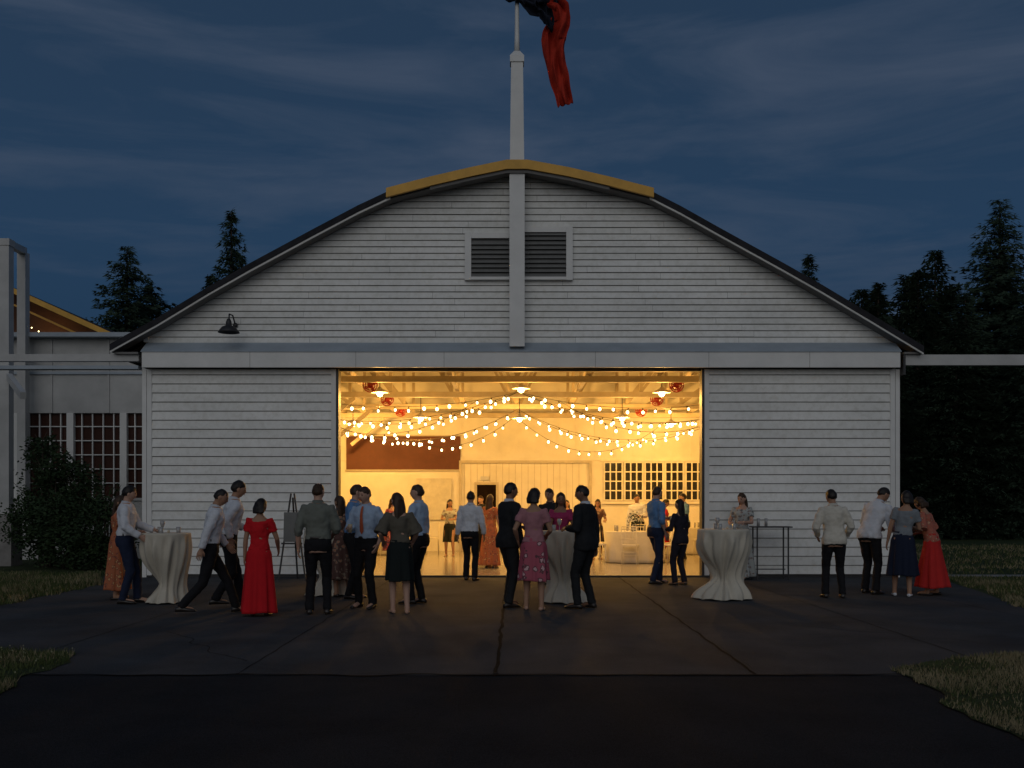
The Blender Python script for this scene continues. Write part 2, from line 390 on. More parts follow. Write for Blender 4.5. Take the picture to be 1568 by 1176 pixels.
        rings.append(ring)
    hb.loft(rings,hm)
    if hair=='long' or hair=='bob':
        L=.34 if hair=='long' else .17
        rings=[]
        for i in range(9):
            t=i/8; zz=.05-L*t; w=.078+.018*math.sin(t*2.6); dp=.055+.005*t-.015*t
            ring=[]
            for k in range(20):
                q=2*math.pi*k/20; am=1+.07*math.sin(7*q+x)*t
                v=Vector((w*math.cos(q)*am,-.045-.028*t+dp*math.sin(q)*am*.9,zz))
                ring.append(hc+(HR@v if t<.5 else (HR@Vector((v.x,v.y,-.1))+Vector((0,0,v.z+.1)))))
            rings.append(ring)
        hb.loft(rings,hm)
    parts.append((tmpobj(hb,.011,.014),hm))
    PEND.append((name,x,y,H/1.75,rad(face),ex,parts,z))

def flush_people():
    bpy.context.view_layer.update(); dg=bpy.context.evaluated_depsgraph_get()
    kill=[]
    for name,x,y,k,th,ex,parts,z in PEND:
        V=[np.array(ex.v,dtype=float)] if ex.v else []; F=list(ex.f); M=list(ex.m); S=list(ex.s); off=len(ex.v)
        for o,m in parts:
            ev=o.evaluated_get(dg); me=ev.to_mesh()
            n=len(me.vertices); a=np.empty(n*3); me.vertices.foreach_get('co',a); V.append(a.reshape(-1,3))
            nl=len(me.loops); li=np.empty(nl,dtype=int); me.loops.foreach_get('vertex_index',li)
            ls=np.empty(len(me.polygons),dtype=int); me.polygons.foreach_get('loop_total',ls)
            if len(ls) and (ls==4).all(): F+= (li.reshape(-1,4)+off).tolist(); cnt=len(ls)
            else:
                p=0;cnt=len(ls)
                for q in ls: F.append((li[p:p+q]+off).tolist()); p+=q
            mi=ex.mi(m); M+=[mi]*cnt; S+=[True]*cnt; off+=n; ev.to_mesh_clear(); kill.append(o)
        v=np.vstack(V)*k
        me=bpy.data.meshes.new(name); me.from_pydata(v.tolist(),[],F)
        for m in ex.mats: me.materials.append(m)
        me.polygons.foreach_set('material_index',M); me.polygons.foreach_set('use_smooth',S); me.update()
        o=bpy.data.objects.new(name,me); col.objects.link(o); o.location=(x,y,z); o.rotation_euler=(0,0,th)
    for o in kill:
        me=o.data; bpy.data.objects.remove(o); bpy.data.meshes.remove(me)

TBL_R=(.16,.38,1.06); TBL_L=(-.16,.38,1.06)
HOLD_R=(.13,.30,1.14); HOLD_L=(-.13,.30,1.14)
person('man_in_white_shirt_and_navy_trousers',-5.68,14.64,1.74,-80,top=WHS,hem=1.0,bottom=NAVP,belt=True,la=(-.18,.36,1.05),ra=(.22,.22,1.02),lf=(-.10,.08),rf=(.11,-.06),lean=2,hpitch=-6,hyaw=6,skin=SK2)
person('woman_in_orange_floral_dress',-6.06,15.3,1.60,-75,'f',top=FLO,sleeve='short',hem=.98,bottom=FLO,kind='skirt',shem=.16,flare=.24,hair='long',hm=HBR,ra=HOLD_R)
person('man_walking_in_white_shirt',-4.02,14.1,1.81,-62,top=WHS,hem=.99,bottom=BLKP,belt=True,lean=9,lf=(-.09,.14),rf=(.09,-.24),lift=(0,.05),la=(-.20,.28,1.05),ra=(.26,-.02,.92),hpitch=-6,skin=SK1)
person('man_striding_in_light_shirt',-4.00,13.2,1.68,-70,top=WHS,hem=.97,bottom=BLKP,belt=True,sleeve='long',lean=8,lf=(-.09,.36),rf=(.09,-.34),lift=(0,.05),la=(-.26,.22,.95),ra=(.27,-.12,.90),hpitch=-16,hyaw=-8,skin=SK1,hair='buzz')
person('woman_in_red_dress',-3.30,13.0,1.54,4,'f',top=REDD,sleeve='short',hem=.98,bottom=REDD,kind='skirt',shem=.05,flare=.25,hair='bob',ra=(.24,.24,1.0),la=(-.24,.02,.86),hyaw=-20,skin=SK1)
person('man_in_grey_green_shirt',-2.56,13.15,1.74,6,top=GRS,sleeve='roll',hem=1.0,bottom=BLKP,belt=True,hair='buzz',hm=HBR,ra=(.14,.26,1.06),la=(-.26,.02,.88),skin=SK2,lf=(-.13,.02),rf=(.12,.0))
person('woman_in_rust_floral_dress',-2.68,15.7,1.60,30,'f',top=FLR,sleeve='short',hem=.98,bottom=FLR,kind='skirt',shem=.30,flare=.24,hair='long',hm=HBR,ra=HOLD_R,glass=1)
person('man_in_blue_shirt_by_doorway',-2.46,15.4,1.77,-95,top=BLS,bottom=BLKP,belt=True,ra=HOLD_R,glass=1,skin=SK2,hm=HBR)
person('man_in_light_blue_shirt_and_tie',-2.05,14.0,1.71,160,top=LBS,sleeve='roll',bottom=BLKP,belt=True,tie=TIE,ra=HOLD_R,la=(-.25,.05,.9),glass=1,hyaw=-15,skin=SK2,hm=HBR,lf=(-.13,.05),rf=(.12,-.03))
person('woman_in_black_dress_and_sheer_shawl',-1.50,13.3,1.62,12,'f',top=OLV,sleeve='cape',hem=1.02,bottom=BLKD,kind='skirt',shem=.47,flare=.20,hair='long',hm=HBR,ra=(.2,.22,1.0),la=(-.22,.18,1.0),hyaw=25,skin=SK2,shoe=SK2)
person('man_in_pale_blue_shirt',-1.36,14.6,1.75,70,top=LBS,sleeve='long',bottom=BLKP,belt=True,ra=(.25,.05,.88),la=HOLD_L,skin=SK2,hm=HBR,glass=0)
person('man_in_white_shirt_at_threshold',-.81,19.15,1.72,-12,top=WHS,sleeve='long',hem=.95,bottom=BLKP,ra=(.24,.1,.9),skin=SK1)
person('woman_in_long_orange_dress',-.50,22.8,1.70,-35,'f',top=FLO,sleeve='short',hem=.98,bottom=FLO,kind='skirt',shem=.08,flare=.26,hair='long',hm=HBR,la=HOLD_L)
person('woman_in_black_skirt',-1.75,28.0,1.62,175,'f',top=FLW,sleeve='short',hem=1.0,bottom=BLKD,kind='skirt',shem=.45,flare=.21,hair='long',ra=HOLD_R,la=HOLD_L)
person('man_in_dark_suit',-.05,14.17,1.77,-55,top=SUIT,jacket=True,hem=.83,bottom=SUIT,ra=(.26,.05,.88),la=HOLD_L,hyaw=-14,lf=(-.12,.04),rf=(.13,-.05),skin=SK3)
person('woman_in_pink_top_and_floral_skirt',.30,13.73,1.69,-6,'f',top=PNK,sleeve='short',hem=.97,bottom=FLP,kind='skirt',shem=.42,flare=.22,hair='bob',hm=HB,ra=(.18,.26,1.05),la=(-.22,.16,1.0),hyaw=-14,skin=SK1,shoe=SK2)
person('woman_in_magenta_top',.80,16.4,1.66,172,'f',top=MAG,sleeve='short',hem=.97,bottom=DKV,kind='skirt',shem=.5,flare=.21,hair='long',ra=TBL_R,la=HOLD_L,skin=SK3)
person('man_behind_table_in_dark_shirt',.72,18.2,1.76,165,top=SUIT,hem=.98,bottom=BLKP,ra=HOLD_R,skin=SK1)
person('man_in_black_suit',1.03,13.9,1.73,55,top=SUIT,jacket=True,hem=.82,bottom=SUIT,la=(-.14,.20,1.14),ra=(.25,.0,.88),hyaw=28,lf=(-.13,.06),rf=(.13,-.05),skin=SK3)
person('man_in_blue_shirt',2.65,18.3,1.80,-62,top=BLS,sleeve='roll',bottom=NAVP,belt=True,ra=(.24,.08,.9),la=HOLD_L,skin=SK2,hm=HBR,glass=0,lf=(-.1,.14),rf=(.1,-.1))
person('woman_in_dark_jumpsuit',3.04,18.0,1.56,38,'f',top=DKV,sleeve='long',hem=.97,bottom=DKV,kind='pants',hair='long',la=HOLD_L,ra=(.22,.04,.88),skin=SK1)
person('woman_in_grey_floral_gown',4.48,19.45,1.70,150,'f',top=FLW,sleeve='short',hem=.98,bottom=FLW,kind='skirt',shem=.05,flare=.27,hair='long',hm=HBR,la=HOLD_L,ra=HOLD_R,hpitch=-18,skin=SK2,lean=-2)
person('man_in_cream_barong',5.00,15.45,1.70,-5,top=CRS,hem=.86,sleeve='long',bottom=BLKP,la=(-.22,.16,.98),ra=(.22,.16,.98),lf=(-.14,.0),rf=(.14,.02),skin=SK1)
person('man_in_white_barong',5.84,16.25,1.80,-50,top=WHS,hem=.88,sleeve='long',bottom=BLKP,lean=18,side=6,la=(-.12,.40,1.06),ra=(.22,.32,1.02),lf=(-.13,.05),rf=(.15,-.04),hpitch=-16,skin=SK1)
person('woman_in_navy_skirt',6.20,15.8,1.69,-22,'f',top=GRT,sleeve='short',hem=1.0,bottom=NAVS,kind='skirt',shem=.34,flare=.24,hair='bob',hm=HB,la=(-.24,.05,.88),ra=(.12,.3,1.15),side=6,hpitch=-14,skin=SK1,shoe=WHS)
person('woman_in_red_skirt',6.74,16.0,1.62,50,'f',top=FLB,sleeve='cape',hem=.92,bottom=REDS,kind='skirt',shem=.14,flare=.32,hair='bob',hm=HBR,la=HOLD_L,ra=(.16,.26,1.05),lean=14,hpitch=-18,skin=SK1)
for nm,x,y,H,fa,sx,tp,bt,hr in (('guest_in_rust_blouse',2.25,26.4,1.62,190,'f',FLR,DKV,'long'),('guest_in_white_shirt',3.45,27.3,1.76,160,'m',WHS,BLKP,'short'),('guest_in_pale_shirt',-3.45,22.6,1.78,150,'m',LBS,NAVP,'short'),
    ('guest_in_floral_dress',-3.0,24.6,1.64,-120,'f',FLP,FLP,'long'),('guest_in_grey_shirt',-2.45,26.6,1.76,100,'m',GRS,BLKP,'short'),('guest_in_white_shirt',-3.9,26.0,1.74,-60,'m',WHS,BLKP,'short'),
    ('guest_in_cream_dress',1.55,28.2,1.60,150,'f',CRS,CRS,'long'),('guest_in_dark_suit',-.9,29.6,1.74,170,'m',SUIT,SUIT,'short'),('guest_in_blue_shirt',4.6,26.6,1.77,110,'m',BLS,BLKP,'short'),('guest_in_red_dress',4.1,27.0,1.62,-80,'f',REDS,REDS,'long')):
    person(nm,x,y,H,fa,sx,top=tp,sleeve='long' if sx=='m' else 'short',hem=.98,bottom=bt,kind='pants' if sx=='m' else 'skirt',shem=.35,flare=.23,hair=hr,la=HOLD_L,hm=HBR if x<0 else HB,skin=SK2 if x<0 else SK1)
flush_people()

# ------------------------------------------------------------ ground
def gmat(name,c1,c2,c3=None,scale=1.2,rough=.85,bump=.4,bscale=90,spec=.15):
    m=bpy.data.materials.new(name); t=nt(m); b=t.nodes['Principled BSDF']; b.inputs['Roughness'].default_value=rough; b.inputs['Specular IOR Level'].default_value=spec
    tc=t.nodes.new('ShaderNodeTexCoord')
    n=t.nodes.new('ShaderNodeTexNoise'); n.inputs['Scale'].default_value=scale; n.inputs['Detail'].default_value=9; n.inputs['Roughness'].default_value=.62; n.inputs['Distortion'].default_value=.4
    t.links.new(tc.outputs['Object'],n.inputs['Vector'])
    r=t.nodes.new('ShaderNodeValToRGB'); e=r.color_ramp.elements; e[0].position=.35; e[0].color=(*c1,1); e[1].position=.66; e[1].color=(*c2,1)
    if c3: k=e.new(.8); k.color=(*c3,1)
    t.links.new(n.outputs['Fac'],r.inputs['Fac'])
    v=t.nodes.new('ShaderNodeTexNoise'); v.inputs['Scale'].default_value=bscale; v.inputs['Detail'].default_value=3
    t.links.new(tc.outputs['Object'],v.inputs['Vector'])
    r2=t.nodes.new('ShaderNodeValToRGB'); e=r2.color_ramp.elements; e[0].position=.3; e[0].color=(.5,.5,.5,1); e[1].position=.7; e[1].color=(1.55,1.55,1.55,1)
    t.links.new(v.outputs['Fac'],r2.inputs['Fac'])
    mu=t.nodes.new('ShaderNodeMix'); mu.data_type='RGBA'; mu.blend_type='MULTIPLY'; mu.inputs[0].default_value=1
    t.links.new(r.outputs['Color'],mu.inputs[6]); t.links.new(r2.outputs['Color'],mu.inputs[7]); t.links.new(mu.outputs[2],b.inputs['Base Color'])
    bp=t.nodes.new('ShaderNodeBump'); bp.inputs['Strength'].default_value=bump; bp.inputs['Distance'].default_value=.01
    t.links.new(v.outputs['Fac'],bp.inputs['Height']); t.links.new(bp.outputs['Normal'],b.inputs['Normal'])
    return m
GR=gmat('grass_turf',(.018,.028,.010),(.04,.055,.02),(.07,.07,.03),1.5,.95,.8,40)
ASP=gmat('new_asphalt',(.016,.0175,.021),(.025,.027,.031),None,.7,1,.5,160,.04)
APR=gmat('weathered_pavement',(.032,.035,.040),(.058,.061,.067),(.080,.082,.086),.8,.9,.4,110,.12)
def sheet(name,pts,z,m):
    b=MB(); b.add([(p[0],p[1],z) for p in pts],[tuple(range(len(pts)))],m); return b.obj(name)
def jag(pts,amp=.08,step=.18,closed=True):
    out=[]
    n=len(pts)
    for i in range(n):
        a=Vector(pts[i]);b=Vector(pts[(i+1)%n]); k=max(1,int((b-a).length/step)); k=min(k,60)
        nr=Vector((-(b-a).y,(b-a).x)).normalized()
        for j in range(k):
            p=a.lerp(b,j/k); q=p+nr*(amp*2*noise.noise(Vector((p.x*1.7,p.y*1.7,3.1)))+amp*noise.noise(Vector((p.x*7,p.y*7,1)))); out.append((q.x,q.y))
    return out
S=1500
sheet('lawn_ground',[(-S,-S),(S,-S),(S,S),(-S,S)],0,GR)
sheet('asphalt_driveway',[(-30,-20),(30,-20),(30,8.55),(-30,8.55)],.004,ASP)
apr=[(-26,8.45),(26,8.45),(26,13.3),(7.1,13.7),(7.8,16.5),(8.3,19.1),(8.6,20.2),(-8.5,20.2),(-7.6,18.3),(-7.35,14.3),(-26,14.0)]
sheet('paved_apron',apr,.008,APR)
SEAM=mat('joint_tar',(.008,.008,.008),.9,spec=.05); SEAML=mat('joint_grit',(.078,.078,.076),.95,spec=.05)
cb=MB()
def seam(a,b,w=.025,amp=.012,m=None,z=.011,brk=0):
    a=Vector(a);b=Vector(b);n=int((b-a).length/.12)+2; nr=Vector((-(b-a).y,(b-a).x)).normalized(); vs=[];fs=[]
    for i in range(n):
        p=a.lerp(b,i/(n-1)); o=amp*2*noise.noise(Vector((p.x*2+a.x,p.y*2,0))); ww=w*(.6+.8*abs(noise.noise(Vector((p.x*5,p.y*5,7)))))
        q=p+nr*o; vs+=[(*(q-nr*ww/2),z),(*(q+nr*ww/2),z)]
        if i and not (brk and noise.noise(Vector((p.x*3,p.y*3,2)))<brk): k=2*i; fs.append((k-2,k,k+1,k-1))
    cb.add(vs,fs,m or SEAM)
seam((-.14,8.5),(-.10,20.1),.045); seam((2.08,8.5),(2.14,20.1),.035); seam((-2.35,8.5),(-2.35,20.1),.014); seam((-4.6,8.5),(-4.6,20.1),.012);seam((4.35,8.5),(4.35,20.1),.014);seam((6.6,8.5),(6.6,16),.012)
seam((2.14,8.6),(2.20,20.1),.012,.012,SEAML,.0125,.08)
seam((-26,12.2),(26,12.2),.010); seam((-8,16),(8,16),.010); seam((-26,8.47),(26,8.47),.045,.05); seam((-6,8.55),(7,8.55),.018,.05,SEAML,.0125,.04)
seam((3.2,12.0),(5.3,10.1),.012,.12); seam((-3.9,11.4),(-2.5,9.2),.010,.12); seam((3.9,13.1),(5.0,11.2),.02,.05,SEAML,.0125,.02)
cb.obj('pavement_joints')
PL=[(-3.95,9.1),(-4.15,8.5),(-3.8,7.2),(-3.6,5.6),(-20,5.6),(-20,10.3),(-5.0,9.9),(-4.3,9.6)]
PR=[(3.78,9.2),(3.38,8.7),(3.32,8.1),(3.12,7.3),(3.05,5.9),(3.3,4.6),(20,4.6),(20,10),(4.92,9.65)]
sheet('grass_verge',jag(PL),.014,GR); sheet('grass_verge',jag(PR),.014,GR)
sheet('garden_path',[(8.6,20.1),(40,20.1),(40,20.7),(8.6,20.7)],.012,CONC)
GB=mat('grass_blades',(.085,.105,.038),.8,nscale=1.2,c2=(.035,.055,.018),spec=.1)
GB2=mat('dry_grass_blades',(.30,.25,.15),.85,nscale=1.5,c2=(.14,.12,.065),spec=.1)
FLWH=mat('clover_flowers',(.22,.22,.14),.8)
def inpoly(x,y,P):
    c=False;n=len(P);j=n-1
    for i in range(n):
        if (P[i][1]>y)!=(P[j][1]>y) and x<(P[j][0]-P[i][0])*(y-P[i][1])/(P[j][1]-P[i][1])+P[i][0]: c=not c
        j=i
    return c
def blades(name,P,n,h,w,x0,x1,y0,y1,dry=.3,flow=0):
    b=MB()
    for m in (GB,GB2,FLWH): b.mi(m)
    c=0
    while c<n:
        c+=1
        x=R.uniform(x0,x1);y=R.uniform(y0,y1)
        if not inpoly(x,y,P): continue
        d=noise.noise(Vector((x*.9,y*.9,0))); 
        if d<-.32 and R.random()<.6: continue
        hh=h*R.uniform(.4,1.25)*(1+.5*d); a=R.uniform(0,6.28); dx,dy=math.cos(a)*w,math.sin(a)*w; lx,ly=R.uniform(-.6,.6)*hh,R.uniform(-.6,.6)*hh
        k=1 if R.random()<dry+d*.8 else 0
        if R.random()<flow:
            k=2; b.v+= [(x-.006,y,hh),(x+.006,y,hh),(x+.005,y,hh+.012),(x-.005,y,hh+.012)]; o=len(b.v)-4; b.f.append((o,o+1,o+2,o+3)); b.m.append(2); b.s.append(False); continue
        o=len(b.v); b.v+=[(x-dx,y-dy,.01),(x+dx,y+dy,.01),(x+lx,y+ly,.01+hh)]; b.f.append((o,o+1,o+2)); b.m.append(k); b.s.append(False)
    return b.obj(name)
blades('grass_tufts',jag(PR,.10),50000,.045,.005,3,6.5,4.6,9.9,.75)
blades('grass_tufts',jag(PL,.10),30000,.06,.005,-7,-3.5,5.8,10.4,.2,.01)
LP=jag([(-7.35,14.2),(-7.5,18.3),(-8.5,20.3),(-8.5,21),(-20,21),(-20,14.1)],.12)
blades('grass_tufts',LP,30000,.09,.008,-13,-7,14,21,.25,.005)
RP=jag([(7.1,13.6),(7.8,16.5),(8.3,19.1),(8.7,20.0),(20,20),(20,13.3)],.12)
blades('grass_tufts',RP,24000,.07,.008,7,13,13.3,20,.4)
RP2=[(8.2,20.8),(8.2,36),(26,36),(26,20.8)]
blades('grass_tufts',RP2,22000,.08,.012,8,22,20.8,36,.35)

# ------------------------------------------------------------ hangar
HG=root('hangar_building',(0,20.1,0))
YW=20.1; YR=19.68; kk=19.68/19.42
def kz(L): return [(x*kk,1.45+(z-1.45)*kk) for x,z in L]
roofL=kz([(-7.85,4.60),(-6.93,5.11),(-5.94,5.71),(-5.15,6.16),(-3.87,6.85),(-3.0,7.31),(-2.38,7.60)])
top=kz([(-2.38,7.60),(-1.6,7.79),(-.8,7.975),(-.10,8.12),(.30,8.12),(1.1,7.975),(1.9,7.79),(2.69,7.60)])
roofR=kz([(2.69,7.60),(3.3,7.29),(4.03,6.88),(5.30,6.18),(6.06,5.75),(7.08,5.14),(8.04,4.56)])
prof=roofL+top[1:]+roofR[1:]
def roof_strip(b,pts,t0,t1,y0,y1,m):
    for (xa,za),(xb,zb) in zip(pts[:-1],pts[1:]):
        vs=[(xa,y0,za+t0),(xb,y0,zb+t0),(xb,y0,zb+t1),(xa,y0,za+t1),(xa,y1,za+t0),(xb,y1,zb+t0),(xb,y1,zb+t1),(xa,y1,za+t1)]
        b.add(vs,[(0,1,2,3),(4,7,6,5),(0,4,5,1),(3,2,6,7),(0,3,7,4),(1,5,6,2)],m)
b=MB(); roof_strip(b,prof,-.125,0,YR,31.6,ROOF); b.obj('roof',HG)
SOF=mat('soffit_shade_paint',(.16,.155,.15),.8)  # overhang shadow put into the soffit colour
b=MB(); roof_strip(b,roofL,-.165,-.128,YR+.02,YR+.06,TRIM); roof_strip(b,roofR,-.165,-.128,YR+.02,YR+.06,TRIM)
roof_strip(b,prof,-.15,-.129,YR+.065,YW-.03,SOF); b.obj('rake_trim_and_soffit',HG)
b=MB(); roof_strip(b,[(top[0][0]-.07,top[0][1]-.03)]+top[1:-1]+[(top[-1][0]+.07,top[-1][1]-.03)],-.125,.055,YR-.07,YR-.005,YEL)
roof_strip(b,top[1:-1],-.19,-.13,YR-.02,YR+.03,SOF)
b.obj('yellow_ridge_fascia',HG)
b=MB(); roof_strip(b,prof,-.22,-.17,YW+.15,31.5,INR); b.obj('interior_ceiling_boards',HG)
b=MB()
def lap(b,xa,xb,z0,z1,y,xa2=None,xb2=None,m=SID,gap=.014):
    xa2=xa if xa2 is None else xa2; xb2=xb if xb2 is None else xb2; z0=z0+gap
    vs=[(xa,y-.034,z0),(xb,y-.034,z0),(xb2,y-.012,z1),(xa2,y-.012,z1),(xa,y-.002,z0),(xb,y-.002,z0)]
    b.add(vs,[(0,1,2,3),(0,4,5,1)],m)
def xat(z,sgn):
    xs=[p for p in prof if (p[0]<.1 if sgn<0 else p[0]>.1)]
    xs=sorted(xs,key=lambda p:p[1]); return float(np.interp(z,[p[1] for p in xs],[p[0] for p in xs]))
z=4.58; step=.130
while z<8.0:
    z1=z+step; za=z+.15; zb=z1+.15
    xl=max(xat(za,-1),-7.33); xr=min(xat(za,1),7.69); xl2=max(xat(zb,-1),-7.33); xr2=min(xat(zb,1),7.69)
    cuts=[xl]; xx=xl+R.uniform(1,3.5)
    while xx<xr-.5: cuts.append(xx); xx+=R.uniform(2.4,4.2)
    cuts.append(xr)
    for i in range(len(cuts)-1):
        a=cuts[i]+(.004 if i else 0); c=cuts[i+1]; y=YW-R.uniform(0,.004)
        dz=R.uniform(-.002,.002)
        lap(b,a,c,z+dz,z1,y, xl2 if i==0 else a, xr2 if i==len(cuts)-2 else c,gap=.012)
    z=z1
b.obj('gable_siding',HG)
b=MB(); zs=[(-7.33,4.16)]+[(p[0],p[1]-.16) for p in prof if -7.3<p[0]<7.6]+[(7.69,4.16)]
n=len(zs); vs=[(p[0],YW+.012,p[1]) for p in zs]+[(p[0],YW+.14,p[1]) for p in zs]
b.add(vs,[tuple(reversed(range(n,2*n)))]+[(i,(i+1)%n,(i+1)%n+n,i+n) for i in range(n)],INW)
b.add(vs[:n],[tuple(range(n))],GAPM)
b.box(-7.33,-3.50,YW+.012,YW+.14,0,4.155,INW); b.box(3.83,7.69,YW+.012,YW+.14,0,4.155,INW)
b.obj('front_wall_core',HG)
b=MB()
b.box(-7.34,7.70,19.74,19.80,4.19,4.50,TRIM)
vs=[(-7.36,19.72,4.51),(7.72,19.72,4.51),(7.72,YW-.04,4.73),(-7.36,YW-.04,4.73),(-7.36,19.72,4.495),(7.72,19.72,4.495),(7.72,YW-.04,4.715),(-7.36,YW-.04,4.715)]
b.add(vs,[(0,1,2,3),(4,7,6,5),(0,4,5,1),(0,3,7,4),(1,5,6,2)],TRIM2)
b.box(-7.33,7.69,19.81,YW,4.24,4.27,TRIM)
for x in (-5.2,-3.1,-1.35,1.65,3.9,5.9): b.box(x,x+.006,19.736,19.739,4.19,4.50,LOUV)
b.obj('door_header_canopy',HG)
def door(name,xa,xb):
    b=MB(); y=YW-.10; z=.06; st=.182
    while z<4.16:
        z1=min(z+st,4.18); lap(b,xa+.09,xb-.09,z,z1,y-R.uniform(0,.003),gap=.014); z+=st
    b.box(xa,xa+.095,y-.045,y+.04,.05,4.18,TRIM); b.box(xb-.095,xb,y-.045,y+.04,.05,4.18,TRIM)
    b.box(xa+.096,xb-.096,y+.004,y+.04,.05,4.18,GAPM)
    b.obj(name,HG)
door('sliding_door_panel',-7.32,-3.53); door('sliding_door_panel',3.86,7.68)
b=MB(); b.box(-3.525,-3.48,YW-.13,YW+.14,.02,4.2,DARK); b.box(3.81,3.855,YW-.13,YW+.14,.02,4.2,DARK); b.box(-7.3,7.66,YW-.12,YW-.02,.012,.045,DARK); b.obj('door_jamb_and_track',HG)
b=MB(); b.box(-7.33,-7.2,YW+.15,31.5,0,4.75,INW); b.box(7.56,7.69,YW+.15,31.5,0,4.7,INW)
b.obj('side_walls',HG)
b=MB(); YB=31.3
zs=[(-7.33,0)]+[(-7.33,4.7)]+[(p[0],p[1]-.21) for p in prof if -7.3<p[0]<7.6]+[(7.69,4.6),(7.69,0)]
b.add([(p[0],YB,p[1]) for p in zs]+[(p[0],YB+.15,p[1]) for p in zs],[tuple(range(len(zs))),tuple(range(len(zs),2*len(zs)))],INW)
IDF=mat('interior_door_frame',(.5,.45,.36),.6)
for x in np.arange(-7,7.6,.6): b.box(x,x+.05,YB-.02,YB-.002,2.95,4.28,INW)
b.box(-7.2,7.5,YB-.05,YB-.022,2.86,2.95,INW); b.box(-7.2,7.5,YB-.08,YB-.022,4.3,4.45,INW)
b.box(-5.2,-1.62,YB-.06,YB-.03,2.58,3.62,MURAL); b.box(-5.24,-1.58,YB-.07,YB-.025,3.625,3.66,IDF); b.box(-5.24,-1.58,YB-.07,YB-.025,2.53,2.575,IDF)
b.box(-1.66,2.5,YB-.09,YB-.055,2.78,2.86,IDF); b.box(-1.66,-1.58,YB-.09,YB-.025,0,2.775,IDF); b.box(2.42,2.5,YB-.09,YB-.025,0,2.775,IDF)
for x in np.arange(-1.5,2.3,.2): b.box(x,x+.012,YB-.012,YB-.004,0,2.77,IDF)
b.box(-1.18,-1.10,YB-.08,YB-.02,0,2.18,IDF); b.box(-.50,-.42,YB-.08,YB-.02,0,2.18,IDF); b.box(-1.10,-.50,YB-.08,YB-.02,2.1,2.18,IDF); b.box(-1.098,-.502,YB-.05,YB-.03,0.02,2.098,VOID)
b.box(-.98,-.72,YB-.09,YB-.05,2.24,2.36,WHS)
b.box(-3.0,-1.9,YB-.07,YB-.03,1.0,2.3,mat('pale_poster',(.6,.58,.5),.7))
b.box(-4.35,-4.29,24.2,24.26,0,4.1,DARK)
b.obj('back_wall',HG)
b=MB()
for i in range(5):
    x0=2.90+i*.64; x1=x0+.56; b.box(x0,x1,YB-.03,YB-.012,1.62,2.80,GLASSD)
    for k in range(4):
        xx=x0+(x1-x0)*k/3; b.box(xx-.02,xx+.02,YB-.06,YB-.032,1.6,2.82,INW)
    for k in range(5):
        zz=1.62+1.18*k/4; b.box(x0-.02,x1+.02,YB-.055,YB-.033,zz-.018,zz+.018,INW)
b.box(2.8,6.2,YB-.07,YB-.052,2.83,2.90,INW); b.box(2.8,6.2,YB-.10,YB-.02,1.50,1.58,INW)
b.obj('multi_pane_windows',HG)
sheetf=MB(); sheetf.box(-7.2,7.56,YW-.1,YB,.0,.02,FLOORM); sheetf.obj('hall_floor',HG)
b=MB()
for y in(21.6,24.6,27.6,30.3):
    b.box(-7.1,7.5,y,y+.14,4.13,4.26,INT)
    rp=[(-7.0,4.75),(-5.1,5.9),(-2.3,7.3),(.12,7.85),(2.6,7.3),(5.2,5.9),(7.3,4.75)]
    for p,q in zip(rp[:-1],rp[1:]): b.beam((p[0],y+.07,p[1]),(q[0],y+.07,q[1]),.12,.12,INT)
    xs=[-6,-4.5,-3,-1.5,.12,1.7,3.2,4.7,6.2]
    for i,x in enumerate(xs):
        zt=float(np.interp(x,[p[0] for p in rp],[p[1] for p in rp])); b.beam((x,y+.07,4.27),(x,y+.07,zt),.08,.08,INT)
        if i<len(xs)-1:
            x2=xs[i+1]; zt2=float(np.interp(x2,[p[0] for p in rp],[p[1] for p in rp]))
            if i<4: b.beam((x,y+.10,zt),(x2,y+.10,4.27),.07,.07,INT)
            else: b.beam((x,y+.10,4.27),(x2,y+.10,zt2),.07,.07,INT)
    for sx,c in((-1,-7.2),(1,7.55)):
        b.beam((c,y+.07,3.2),(c-sx*1.5,y+.07,4.12),.1,.12,INT)
    b.beam((-4.9,y+.07,3.3),(-3.9,y+.07,4.12),.1,.1,INT)
for x in(-5.2,-3.6,-1.4,1.6,3.9,5.4): b.box(x,x+.1,21.0,30.8,4.285,4.40,INT)
b.obj('roof_trusses',HG)
b=MB(); b.box(-.05,.25,19.70,20.05,4.60,8.02,TRIM)
b.obj('gable_post',HG)
b=MB()
for x0,x1,z0,z1 in((-.95,-.055,5.98,6.93),(.255,1.22,5.98,7.05)):
    y=YW-.035
    b.box(x0+.09,x1-.02,y-.02,y-.005,z0+.08,z1-.08,DARK)
    if x0<0: b.box(x0,x0+.13,y-.085,y,z0,z1,TRIM)
    else: b.box(x1-.13,x1,y-.085,y,z0,z1,TRIM)
    xa,xb=(x0+.132,x1) if x0<0 else (x0,x1-.132)
    b.box(xa,xb,y-.08,y,z1-.11,z1-.003,TRIM); b.box(xa,xb,y-.10,y,z0+.003,z0+.06,TRIM)
    zz=z0+.08
    while zz<z1-.15:
        b.add([(xa,y-.075,zz),(xb,y-.075,zz),(xb,y-.02,zz+.075),(xa,y-.02,zz+.075),(xa,y-.075,zz-.012),(xb,y-.075,zz-.012)],[(0,1,2,3),(0,4,5,1)],LOUV); zz+=.092
b.obj('gable_vents',HG)
b=MB(); b.box(-7.42,-7.335,YW-.13,YW+.02,0,4.18,TRIM); b.box(7.695,7.78,YW-.13,YW+.02,0,4.18,TRIM)
b.box(-7.42,-7.33,YW-.05,YW+.02,4.74,4.95,TRIM); b.box(7.69,7.78,YW-.05,YW+.02,4.74,4.88,TRIM)
